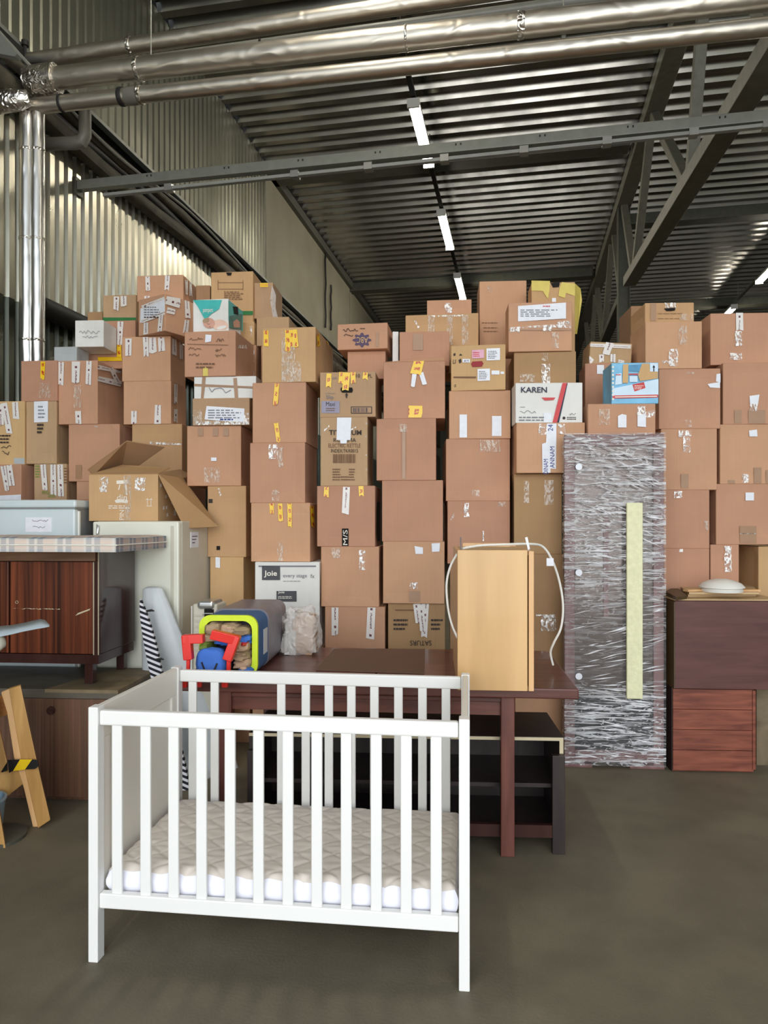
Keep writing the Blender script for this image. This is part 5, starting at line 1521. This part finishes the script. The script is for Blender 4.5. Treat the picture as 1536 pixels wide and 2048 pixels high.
cable_pts = arc([Lc(925, 1097, 3.1), Lc(960, 1091, 3.15), Lc(1010, 1089, 3.2), Lc(1060, 1088, 3.25), Lc(1085, 1093, 3.3), Lc(1103, 1118, 3.32), Lc(1118, 1160, 3.35), Lc(1126, 1210, 3.35),
                 Lc(1122, 1255, 3.35), Lc(1108, 1285, 3.36), Lc(1101, 1305, 3.38), Lc(1106, 1330, 3.4)], 6)
o = empty('power_cord', cable_pts[0], 0, 'white flex looping over the beech cabinet and down its right side', 'cord')
MB().tube([p_ - o.location for p_ in cable_pts], .0055, 8).build('flex', M['white_plastic'], o, smooth=True)
c = Lc(1100, 1124, 3.32) - o.location
MB().box(c.x - .016, c.x + .016, c.y - .01, c.y + .01, c.z - .018, c.z + .018).build('tape_tag', M['paper'], o)
o2 = MB().tube(arc([Lc(914, 1108, 3.08), Lc(900, 1135, 3.1), Lc(893, 1170, 3.12), Lc(896, 1215, 3.14), Lc(904, 1250, 3.14), Lc(917, 1280, 3.12)], 6), .005, 8).build('power_cord', M['white_plastic'], smooth=True)
setp(o2, 'white flex bowing out at the left side of the beech cabinet', 'cord')
cc = Lc(1055, 1090, 3.15)
o3 = MB().prism([Lc(1050, 1075, 3.15), Lc(1055, 1074, 3.15), Lc(1060, 1098, 3.15), Lc(1056, 1100, 3.15)], FV * .001).build('tape_tongue', M['paper'], bc)
o3.matrix_parent_inverse = (Matrix.Translation(bc.location) @ Matrix.Rotation(rz_, 4, 'Z')).inverted()

# ---------------------------------------------------------------- toy / storage bag
o_, w_, rz_ = frame_from(400, 515, 3.32, 3)
hb = P(0, 1232, 3.32).z - HT
bg = empty('storage_bag', Vector((o_.x, o_.y, HT + .001)), rz_, 'blue fabric storage bag with lime trim, stuffed with clothes, lying on the table', 'bag')
def rrect(w, h, r, n=5):
    pts = []
    for cx_, cz_, a0 in ((w - r, r, -90), (w - r, h - r, 0), (r, h - r, 90), (r, r, 180)):
        for k in range(n + 1):
            a = radians(a0 + 90 * k / n); pts.append((cx_ + r * cos(a), cz_ + r * sin(a)))
    return pts
def rtube(mb, y0, y1, w, h, r, th, x0=0, z0=0):
    O = rrect(w, h, r); I = [(th + (w - 2 * th) * (x / w), th + (h - 2 * th) * (z / h)) for x, z in O]
    n = len(O)
    vs = [(x + x0, y0, z + z0) for x, z in O] + [(x + x0, y1, z + z0) for x, z in O] + [(x + x0, y0, z + z0) for x, z in I] + [(x + x0, y1, z + z0) for x, z in I]
    fs = []
    for i in range(n):
        j = (i + 1) % n
        fs += [(i, j, j + n, i + n), (i + 2 * n, i + 3 * n, j + 3 * n, j + 2 * n), (i, i + 2 * n, j + 2 * n, j), (i + n, j + n, j + 3 * n, i + 3 * n)]
    return mb.add(vs, fs)
rtube(MB(), .0, .24, w_, hb, .05, .012).build('front_sleeve', M['blue_fabric'], bg, smooth=True)
mb = MB(); O = rrect(w_ + .012, hb + .008, .05)
n_ = len(O)
mb.add([(x - .006, .22, z - .0) for x, z in O] + [(x - .006, .66, z) for x, z in O], [(i, (i + 1) % n_, (i + 1) % n_ + n_, i + n_) for i in range(n_)] + [tuple(range(n_))[::-1], tuple(range(n_, 2 * n_))])
mb.build('vinyl_body', M['dusty'], bg, smooth=True)
rtube(MB(), -.008, .012, w_ + .004, hb + .004, .052, .026, -.002, 0).build('lime_trim', M['lime'], bg, smooth=True)
MB().box(.02, w_ - .02, .2, .215, .02, hb - .02).build('inner_back', M['cable'], bg)
MB().box(w_ + .001, w_ + .003, .12, .2, .08, .2).build('window_pocket', M['tarp'], bg)
def blob(cx, cy, cz, rx, ry, rz, m, name, parent, sd=0, fold=.16, seg=20, sq=1.0):
    vs = []; rings = 12
    for j in range(rings + 1):
        ph = pi * j / rings
        for k in range(seg):
            a = 2 * pi * k / seg
            d_ = Vector((sin(ph) * cos(a), sin(ph) * sin(a), cos(ph)))
            q = 1 + fold * noise.noise(d_ * 2.2 + Vector((sd, sd * 2, 0)))
            d_ = Vector([math.copysign(abs(v_) ** sq, v_) for v_ in d_])
            vs.append((cx + rx * d_.x * q, cy + ry * d_.y * q, cz + rz * d_.z * q))
    fs = [(j * seg + k, j * seg + (k + 1) % seg, (j + 1) * seg + (k + 1) % seg, (j + 1) * seg + k) for j in range(rings) for k in range(seg)]
    return MB().add(vs, fs).build(name, M[m], parent, smooth=True)
for i, (x, z, rx, rz, m) in enumerate(((.065, hb - .06, .045, .030, 'beige2'), (.07, hb - .10, .058, .020, 'beige'), (.14, hb - .062, .045, .026, 'beige'), (.195, hb - .07, .045, .022, 'beige2'),
                                       (.205, hb - .105, .042, .024, 'royal'), (.13, hb - .115, .05, .018, 'royal'), (.20, .145, .038, .032, 'beige'), (.20, .10, .042, .022, 'beige2'),
                                       (.205, .062, .040, .026, 'beige'), (.225, .03, .032, .02, 'royal'), (.045, .08, .020, .055, 'beige2'), (.22, .158, .014, .010, 'red_plastic'), (.04, .14, .022, .03, 'lime_green'))):
    blob(x, .05 - .004 * i, z, rx, .09, rz, m, 'folded_cloth', bg, sd=i * 3.1, fold=.3, sq=.72)
MB().box(.03, w_ - .03, .09, .1, .02, hb - .04).build('cloth_backing', M['navy'], bg)

# blue pouch in front
c = P(424, 1312, 3.22)
pch = empty('drawstring_pouch', Vector((c.x, c.y, HT + .001)), rz_, 'royal blue soft pouch with dark drawstring between the red handles', 'pouch')
blob(0, 0, .075, .068, .04, .074, 'royal', 'pouch_body', pch, sd=9, fold=.14, seg=32, sq=.62)
MB().tube(arc([(-.035, -.041, .09), (-.015, -.046, .045), (.0, -.045, .03), (.018, -.046, .045), (.035, -.04, .085)], 5), .004, 6).build('drawstring', M['cable'], pch, smooth=True)
MB().lathe([(0, 0), (.009, .002), (.009, .008), (0, .01)], 12, Matrix.Translation((0, -.045, .026)) @ Matrix.Rotation(radians(90), 4, 'X')).build('cord_lock', M['white_plastic'], pch, smooth=True)
# red plastic frame: two arched handles
c = P(420, 0, 3.20)
rd = empty('toy_frame', Vector((c.x, c.y, HT)), rz_, 'red plastic frame with two angular grab handles in front of the blue pouch', 'toy')
def arch(pl, wd, name='handle', dD=0.0):
    L_ = [P(x, y, dd + dD) for x, y, dd in pl]
    L_ = [Matrix.Rotation(-rz_, 3, 'Z') @ (p_ - rd.location) for p_ in L_]
    mb_ = MB()
    for p_, q_ in zip(L_[:-1], L_[1:]):
        d_ = (q_ - p_); u_ = d_.normalized(); s_ = Vector((0, 1, 0)); n_ = u_.cross(s_).normalized()
        e = u_ * wd * .45
        mb_.prism([p_ - e + s_ * wd * .5 + n_ * wd * .5, p_ - e - s_ * wd * .5 + n_ * wd * .5, p_ - e - s_ * wd * .5 - n_ * wd * .5, p_ - e + s_ * wd * .5 - n_ * wd * .5], d_ + 2 * e)
    return mb_.build(name, M['red_plastic'], rd, bevel=.004)
arch([(400, 1277, 3.17), (374, 1278, 3.17), (377, 1311, 3.17)], .040)
arch([(432, 1270, 3.15), (470, 1279, 3.17), (458, 1312, 3.17)], .042)
arch([(377, 1311, 3.17), (376, 1354, 3.17)], .016, 'post'); arch([(458, 1312, 3.17), (457, 1354, 3.17)], .018, 'post')
arch([(362, 1352, 3.17), (392, 1347, 3.17)], .024, 'foot'); arch([(450, 1350, 3.17), (463, 1350, 3.17)], .026, 'foot')
arch([(369, 1364, 3.12), (369, 1370, 3.12)], .024, 'clamp'); arch([(399, 1364, 3.12), (399, 1370, 3.12)], .02, 'clamp'); arch([(450, 1364, 3.12), (450, 1369, 3.12)], .026, 'clamp')

# plastic bag parcel at the back of the table
c = P(600, 0, 3.85)
pb = empty('plastic_bag', Vector((c.x, c.y, HT + .001)), rzt, 'pale goods in a crinkled clear plastic bag at the back of the table', 'bag')
MB().box(-.085, -.02, -.02, .10, .0, .13).build('carton', M['white_card'], pb, bevel=.006)
blob(.015, .05, .105, .065, .05, .11, 'beige', 'contents', pb, sd=4, fold=.3, sq=.5)
blob(-.0, .04, .115, .10, .07, .125, 'bag', 'clear_film', pb, sd=6, fold=.4, seg=26, sq=.55)

# ================================================================== COT
CL, CD, CH = 1.262, .705, .85
tcr = radians(6.85)
rzc = YAW - tcr
oc = P(176, 0, 2.364); oc.z = 0
ct = empty('cot', oc, rzc, 'white wooden baby cot with slatted long sides in the foreground', 'cot')
Bc = Box(); Bc.o = ct; Bc.im = (Matrix.Translation(oc) @ Matrix.Rotation(rzc, 4, 'Z')).inverted(); Bc.w, Bc.d, Bc.h, Bc.D = CL, CD, CH, 2.3
def cplane(px, py, y):
    o3 = Bc.im @ C0; d3 = Bc.im.to_3x3() @ ray(px, py); s = (y - o3.y) / d3.y
    return o3 + d3 * s
PW = .034
for x in (0, CL - PW):
    for y in (0, CD - .045):
        MB().box(x, x + PW, y, y + .045, 0, CH).build('leg', M['crib'], ct, bevel=.003)
    # end panel: rails and recessed board
    xa = x + .006 if x == 0 else x + .006
    MB().box(xa, xa + .022, .045, CD - .045, CH - .115, CH - .002).build('end_rail', M['crib_in'], ct, bevel=.003)
    MB().box(xa, xa + .022, .045, CD - .045, .16, .235).build('end_rail', M['crib_in'], ct, bevel=.003)
    MB().box(xa, xa + .022, .045, .095, .235, CH - .115).build('end_stile', M['crib_in'], ct, bevel=.002)
    MB().box(xa, xa + .022, CD - .095, CD - .045, .235, CH - .115).build('end_stile', M['crib_in'], ct, bevel=.002)
    MB().box(xa + .009, xa + .013, .095, CD - .095, .235, CH - .115).build('end_board', M['crib_in'], ct)
for y, nm in ((.008, 'f'), (CD - .036, 'b')):
    MB().box(PW + .001, CL - PW - .001, y, y + .028, CH - .062, CH - .012).build('top_rail', M['crib'], ct, bevel=.006)
    MB().box(PW + .001, CL - PW - .001, y, y + .028, .178, .228).build('bottom_rail', M['crib'], ct, bevel=.004)
fx = [(233, 1600), (290, 1600), (346, 1600), (402, 1600), (459, 1600), (516, 1600), (575, 1600), (633, 1600), (692, 1600), (752, 1600), (812, 1600), (872, 1600)]
for px, py in fx:
    x = cplane(px, py, .014).x
    MB().box(x - .018, x + .018, .014, .028, .2, CH - .04).build('slat', M['crib'], ct, bevel=.004)
for px in (386, 430, 563, 612, 658, 703, 749, 797, 845, 892):
    x = cplane(px, 1400, CD - .02).x
    MB().box(x - .018, x + .018, CD - .029, CD - .015, .2, CH - .04).build('slat', M['crib'], ct, bevel=.004)
# slatted base
MB().box(PW, CL - PW, .05, .08, .185, .21).build('base_beam', M['crib_in'], ct); MB().box(PW, CL - PW, CD - .08, CD - .05, .185, .21).build('base_beam', M['crib_in'], ct)
for k in range(9):
    x = .08 + k * (CL - .2) / 8
    MB().box(x, x + .06, .045, CD - .045, .21, .217).build('base_slat', M['crib_in'], ct)

# quilted mattress
mt = empty('baby_mattress', (Matrix.Translation(oc) @ Matrix.Rotation(rzc, 4, 'Z')) @ Vector((PW + .012, .048, .218)), rzc, 'white diamond-quilted baby mattress lying in the cot', 'mattress')
ML, MDp, MT = CL - 2 * PW - .024, CD - .1, .095
nx_, ny_ = 220, 110
vs = []
def quilt(x, y):
    s = .135
    a = ((x + y * 1.15) / s) % 1; c = ((x - y * 1.15) / s) % 1
    da, dc = min(a, 1 - a), min(c, 1 - c)
    m_ = min(da, dc)
    return .007 * (1 - math.exp(-m_ * 14)) + .0035 * noise.noise(Vector((x * 9, y * 38, 0)))
for j in range(ny_ + 1):
    for i in range(nx_ + 1):
        x, y = ML * i / nx_, MDp * j / ny_
        e = min(x, ML - x, y, MDp - y)
        z = MT - .016 + quilt(x, y) - (max(0, .03 - e) ** 2) * 16
        if y < .06: z += .004 * sin(x * 60) * (1 - y / .06)
        vs.append((x, y, z))
W1 = nx_ + 1
fs = [(j * W1 + i, j * W1 + i + 1, (j + 1) * W1 + i + 1, (j + 1) * W1 + i) for j in range(ny_) for i in range(nx_)]
MB().add(vs, fs).build('quilted_top', M['mattress'], mt, smooth=True)
vs = []; rows = 8
per = [(ML * i / 150, 0) for i in range(151)] + [(ML, MDp * j / 60) for j in range(1, 61)] + [(ML - ML * i / 150, MDp) for i in range(1, 151)] + [(0, MDp - MDp * j / 60) for j in range(1, 60)]
npz = len(per)
cxm, cym = ML / 2, MDp / 2
for r_ in range(rows + 1):
    t_ = r_ / rows
    for k, (x, y) in enumerate(per):
        bul = .010 * sin(pi * t_) + .003 * noise.noise(Vector((x * 14, y * 14, t_ * 4))) + .004 * math.exp(-abs(sin(k * pi / 14.5)) * 3) * -1
        ox = (-1 if x < 1e-6 else 1 if x > ML - 1e-6 else 0) * bul; oy = (-1 if y < 1e-6 else 1 if y > MDp - 1e-6 else 0) * bul
        e = MT - .016 + quilt(x, y) - .03 ** 2 * 16
        if y < 1e-6: e += .004 * sin(x * 60)
        vs.append((x + ox, y + oy, e * t_))
fs = [(r_ * npz + k, r_ * npz + (k + 1) % npz, (r_ + 1) * npz + (k + 1) % npz, (r_ + 1) * npz + k) for r_ in range(rows) for k in range(npz)]
fs.append(tuple(range(npz))[::-1])
MB().add(vs, fs).build('border', M['mattress_side'], mt, smooth=True)

# ================================================================== WRAPPED GLASS DOOR
o_, w_, rz_ = frame_from(1130, 1329, 4.27, 4.5)
hd = P(0, 869, 4.27).z
wd = empty('wrapped_door', o_, rz_, 'tall glazed door wrapped in glossy stretch film with a pale foam strip', 'door')
MB().box(0, .06, .01, .05, .02, hd).build('frame_stile', M['door_frame'], wd, bevel=.003)
MB().box(w_ - .06, w_, .01, .05, .0, hd).build('frame_stile', M['door_frame'], wd, bevel=.003)
MB().box(.06, w_ - .06, .01, .05, hd - .07, hd).build('frame_rail', M['door_frame'], wd, bevel=.003)
MB().box(.06, w_ - .06, .01, .05, .03, .10).build('frame_rail', M['door_frame'], wd, bevel=.003)
MB().box(.06, w_ - .06, .03, .034, .10, hd - .07).build('glass_pane', M['glass_dark'], wd)
MB().box(.06, w_ - .06, .026, .03, .10, .42).build('dark_reflection_pane', M['cable'], wd)  # black sheet put in for the dark reflection low on the film
MB().box(w_ * .40, w_ * .45, .02, .03, .9, 1.5).build('hidden_handle', M['door_frame'], wd)
Bd = Box(); Bd.o = wd; Bd.im = (Matrix.Translation(o_) @ Matrix.Rotation(rz_, 4, 'Z')).inverted(); Bd.w, Bd.d, Bd.h, Bd.D = w_, .06, hd, 4.27
q0, q1 = loc_on(Bd, 1251, 1006), loc_on(Bd, 1283, 1396)
MB().box(q0.x, q1.x, -.034, -.012, q1.z, q0.z).build('foam_strip', M['foam'], wd, bevel=.006)
MB().box(w_ * .0, .16, .0, .06, 0, .02).build('foot_block', M['door_frame'], wd)
MB().box(w_ - .2, w_, .0, .06, 0, .02).build('foot_block', M['door_frame'], wd)
for px, py in ((1157, 934), (1157, 1145), (1157, 1352)):
    c = loc_on(Bd, px, py)
    MB().lathe([(0, 0), (.02, 0), (.02, .003), (0, .003)], 18, Matrix.Translation((c.x, -.012, c.z)) @ Matrix.Rotation(radians(90), 4, 'X')).build('round_sticker', M['paper'], wd, smooth=True)
nx_, nz_ = 60, 200
vs = []
random.seed(11)
for j in range(nz_ + 1):
    for i in range(nx_ + 1):
        x, z = -.006 + (w_ + .012) * i / nx_, .015 + (hd - .01) * j / nz_
        f = noise.noise(Vector((x * 3, 0, z * 26 + x * 5))) * .005 + noise.noise(Vector((x * 14 + z * 9, 3, z * 16))) * .003
        if i in (0, nx_): f = 0
        vs.append((x, -.008 + f - .002, z))
W1 = nx_ + 1
fs = [(j * W1 + i, j * W1 + i + 1, (j + 1) * W1 + i + 1, (j + 1) * W1 + i) for j in range(nz_) for i in range(nx_)]
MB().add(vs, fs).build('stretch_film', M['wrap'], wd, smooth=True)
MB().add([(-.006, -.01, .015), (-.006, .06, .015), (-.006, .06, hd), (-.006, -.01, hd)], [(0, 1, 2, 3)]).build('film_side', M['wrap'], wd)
# film folds: narrow raised creases, opaque white in place of glints
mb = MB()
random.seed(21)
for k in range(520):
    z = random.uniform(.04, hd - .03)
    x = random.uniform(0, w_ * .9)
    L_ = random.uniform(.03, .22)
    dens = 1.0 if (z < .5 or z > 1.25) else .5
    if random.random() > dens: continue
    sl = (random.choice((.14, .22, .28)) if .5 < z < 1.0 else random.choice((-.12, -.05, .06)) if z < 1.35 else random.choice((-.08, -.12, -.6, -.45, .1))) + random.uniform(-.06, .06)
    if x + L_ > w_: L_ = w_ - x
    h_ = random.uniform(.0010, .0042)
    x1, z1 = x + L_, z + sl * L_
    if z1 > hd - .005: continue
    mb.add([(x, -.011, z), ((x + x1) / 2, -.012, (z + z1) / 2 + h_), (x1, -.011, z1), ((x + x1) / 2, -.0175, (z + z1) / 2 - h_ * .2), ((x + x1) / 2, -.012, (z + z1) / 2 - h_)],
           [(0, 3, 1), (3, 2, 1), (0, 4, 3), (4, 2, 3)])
M['crease'] = mat('film_crease', rgb(246, 244, 246), 0.15, var=0.01, spec=1.0)  # plain white, standing in for bright glints along the folds
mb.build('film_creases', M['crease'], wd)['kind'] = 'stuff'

# ================================================================== RIGHT CHESTS
o_, w_, rz_ = frame_from(1346, 1511, 4.18, 3)
zl = P(0, 1376, 4.18).z
ch = empty('drawer_chest', o_, rz_, 'orange-red stained chest with horizontal boards, on the floor at right', 'chest')
MB().box(0, w_, .02, .39, 0, zl).build('body', M['redboard'], ch, bevel=.003)
nb = 4
for k in range(nb):
    z0, z1 = .012 + k * (zl - .015) / nb, .012 + (k + 1) * (zl - .015) / nb - .003
    MB().box(.001, w_ - .018, .0 + .001 * (k % 2), .02, z0, z1).build('board', M['redboard'], ch, bevel=.0015)
MB().box(w_ - .014, w_ + .004, .004, .39, .02, zl - .01).build('side_strip', M['redboard'], ch, bevel=.002)
MB().box(-.004, 0, .01, .39, 0, zl).build('left_side', M['espresso'], ch)
o_, w_, rz_ = frame_from(1350, 1566, 4.16, 3)
zu = P(0, 1201, 4.16).z
cu_ = empty('chest', Vector((o_.x, o_.y, zl + .001)), rz_, 'dull red-brown chest stacked on the orange-red one, lamp and boards on top', 'chest')
MB().box(0, w_, .018, .40, 0, zu - zl).build('body', M['redbrown'], cu_, bevel=.003)
MB().box(.0, w_, 0, .018, 0, zu - zl - .004).build('front_panel', M['redbrown'], cu_, bevel=.002)
MB().box(-.006, 0, .0, .4, 0, zu - zl - .01).build('left_side', M['oak_dark'], cu_)
MB().box(-.004, w_, -.004, .4, zu - zl, zu - zl + .008).build('top_edge', M['ply'], cu_)
o = MB().box(0, .1, 0, .20, 0, .36).build('board_panel', M['chip'], loc=P(1513, 1490, 4.3) * 1, rz=rz_)
o.location.z = 0; o.scale = (1, 1, 1.0)
for v in o.data.vertices: v.co.z *= 1.35
setp(o, 'pale board end standing right of the orange-red chest', 'board')
# plywood boards
ztop = zu + .009
def gz(px, py, z): return on_z(px, py, z)
pl = MB().prism([gz(1376, 1194, ztop), gz(1512, 1193, ztop), gz(1512 - 6, 1180, ztop), gz(1362, 1180, ztop)], (0, 0, .016)).build('plywood_board', M['ply'], bevel=.001)
setp(pl, 'lower pale plywood board lying on the red-brown chest', 'board')
ztop2 = ztop + .017
pl = MB().prism([gz(1378, 1189, ztop2), gz(1518, 1189, ztop2), gz(1502, 1172, ztop2), gz(1352, 1172, ztop2)], (0, 0, .015)).build('plywood_board', M['ply'], bevel=.001)
setp(pl, 'upper plywood board under the white ceiling lamp', 'board')
wg = MB().prism([gz(1330, 1190, ztop), gz(1352, 1201, ztop), gz(1374, 1198, ztop), gz(1350, 1178, ztop)], (0, 0, .022)).build('wood_offcut', M['oak_dark'], bevel=.003)
setp(wg, 'dark wooden offcut at the left corner of the red-brown chest', 'wood')
lc_ = gz(1443, 1183, ztop2 + .016)
lm = empty('ceiling_lamp', lc_, 0, 'round white glass ceiling lamp lying on the plywood board', 'lamp')
R_ = 46 / FPX * (lc_ - C0).dot(FV)
MB().lathe([(0, .0), (R_ * .84, .0), (R_ * .86, .014), (R_ * .80, .022)], 40).build('base', M['white_plastic'], lm, smooth=True)
MB().lathe([(R_ * .8, .022), (R_ * .93, .026), (R_ * .93, .03), (R_ * .78, .052), (R_ * .5, .068), (R_ * .25, .075), (.0001, .077)], 40).build('glass_shade', M['white_plastic'], lm, smooth=True)
for s, nm in ((-1, 'left'), (1, 'right')):
    c = lm.location + RV * (s * R_ * 1.16) + Vector((0, 0, .001))
    o = MB().prism([(-.06, -.02, 0), (.06, -.008, 0), (.06, .02, 0), (-.06, .03, 0)], (0, 0, .012)).build('wood_offcut', M['beech_edge'], loc=c, rz=YAW + (.2 if s < 0 else pi + .1))
    setp(o, 'small light wood piece beside the ceiling lamp, %s' % ('toward the wrapped door' if s < 0 else 'toward the right edge of the chest'), 'wood')

# ================================================================== LEFT FOREGROUND
# taped wooden chair (cut by the frame)
chd = empty('folding_chair', Vector((P(88, 0, 3.41).x, P(88, 0, 3.41).y, 0)), 0, 'varnished pine chair tied with black and yellow tape at the left edge', 'chair')
def pl3(pts, D, th, m, name, bev=.003):
    return MB().prism([P(x, y, D) - chd.location for x, y in pts], (FV + RV * -.45) * th).build(name, M[m], chd, bevel=bev)
pl3([(18, 1378), (41, 1371), (73, 1519), (76, 1533), (101, 1640), (76, 1657), (48, 1533), (42, 1519)], 3.41, .03, 'pine', 'leg')
pl3([(2, 1385), (19, 1378), (46, 1520), (78, 1655), (66, 1655), (48, 1578), (28, 1515), (14, 1425)], 3.425, .02, 'beech_edge', 'leg_face')
pl3([(-40, 1408), (4, 1392), (20, 1395), (24, 1428), (-40, 1444)], 3.46, .03, 'pine_rail', 'crossbar')
pl3([(-60, 1556), (16, 1542), (52, 1538), (54, 1562), (16, 1592), (-60, 1632)], 3.43, .03, 'pine', 'lower_rail')
pl3([(-30, 1380), (-14, 1400), (14, 1525), (0, 1548), (-16, 1540)], 3.38, .03, 'pine', 'leg')
pl3([(-36, 1545), (-14, 1545), (12, 1700), (-12, 1716)], 3.2, .03, 'pine', 'leg')
def tp(pts, m, dz=0): return MB().prism([P(x, y, 3.392 - dz) - chd.location for x, y in pts], FV * .002).build('tape', M[m], chd)
tp([(15, 1520), (40, 1519), (26, 1542), (18, 1546)], 'tape_black'); tp([(40, 1519), (64, 1519), (50, 1539), (26, 1542)], 'tape_yel'); tp([(64, 1519), (74, 1520), (77, 1532), (70, 1538), (50, 1539)], 'tape_black')
tp([(-4, 1540), (14, 1522), (15, 1541), (4, 1545)], 'tape_black'); tp([(-4, 1528), (14, 1516), (4, 1536)], 'tape_yel', .001)
for x in (-.75, ):
    pass
# grey-blue cloth sheet on a padded post at the left edge
gp = empty('padded_stand', Vector((P(-12, 0, 3.3).x, P(-12, 0, 3.3).y, 0)), 0, 'stand with beige padded knob and a grey cloth flap at the left edge', 'stand')
zk = P(0, 1285, 3.3).z
MB().tube([(0, 0, 0), (0, 0, zk)], .018, 12).build('post', M['steel_dark'], gp, smooth=True)
MB().lathe([(0, 0), (.14, 0), (.14, .015), (.02, .02)], 24).build('foot', M['steel_dark'], gp, smooth=True)
blob(0.02, 0, zk, .032, .04, .04, 'side_enamel', 'padded_knob', gp, sd=2)
vs = []
top = [(-30, 1250), (0, 1252), (25, 1250), (50, 1245), (80, 1238), (90, 1240), (100, 1250)]
bot = [(-30, 1272), (0, 1272), (20, 1268), (45, 1262), (70, 1257), (88, 1254), (99, 1252)]
for i, (x, y) in enumerate(top): vs.append(P(x, y, 3.42) - gp.location)
for i, (x, y) in enumerate(bot): vs.append(P(x, y, 3.24) - gp.location)
o = MB().add(vs, [(i, i + 1, i + 8, i + 7) for i in range(6)]).build('cloth_flap', M['grey_sheet'], gp, smooth=True)
sm = o.modifiers.new('thick', 'SOLIDIFY'); sm.thickness = .004
bkt = empty('bucket', Vector((P(-34, 0, 3.3).x, P(-34, 0, 3.3).y, 0)), 0, 'pale blue plastic bucket just cut by the left edge', 'bucket')
MB().lathe([(.0, .0), (.075, .0), (.095, .17), (.10, .175), (.10, .185), (.09, .185), (.07, .01), (0, .01)], 28).build('shell', M['bucket'], bkt, smooth=True)

bpy.context.view_layer.update()
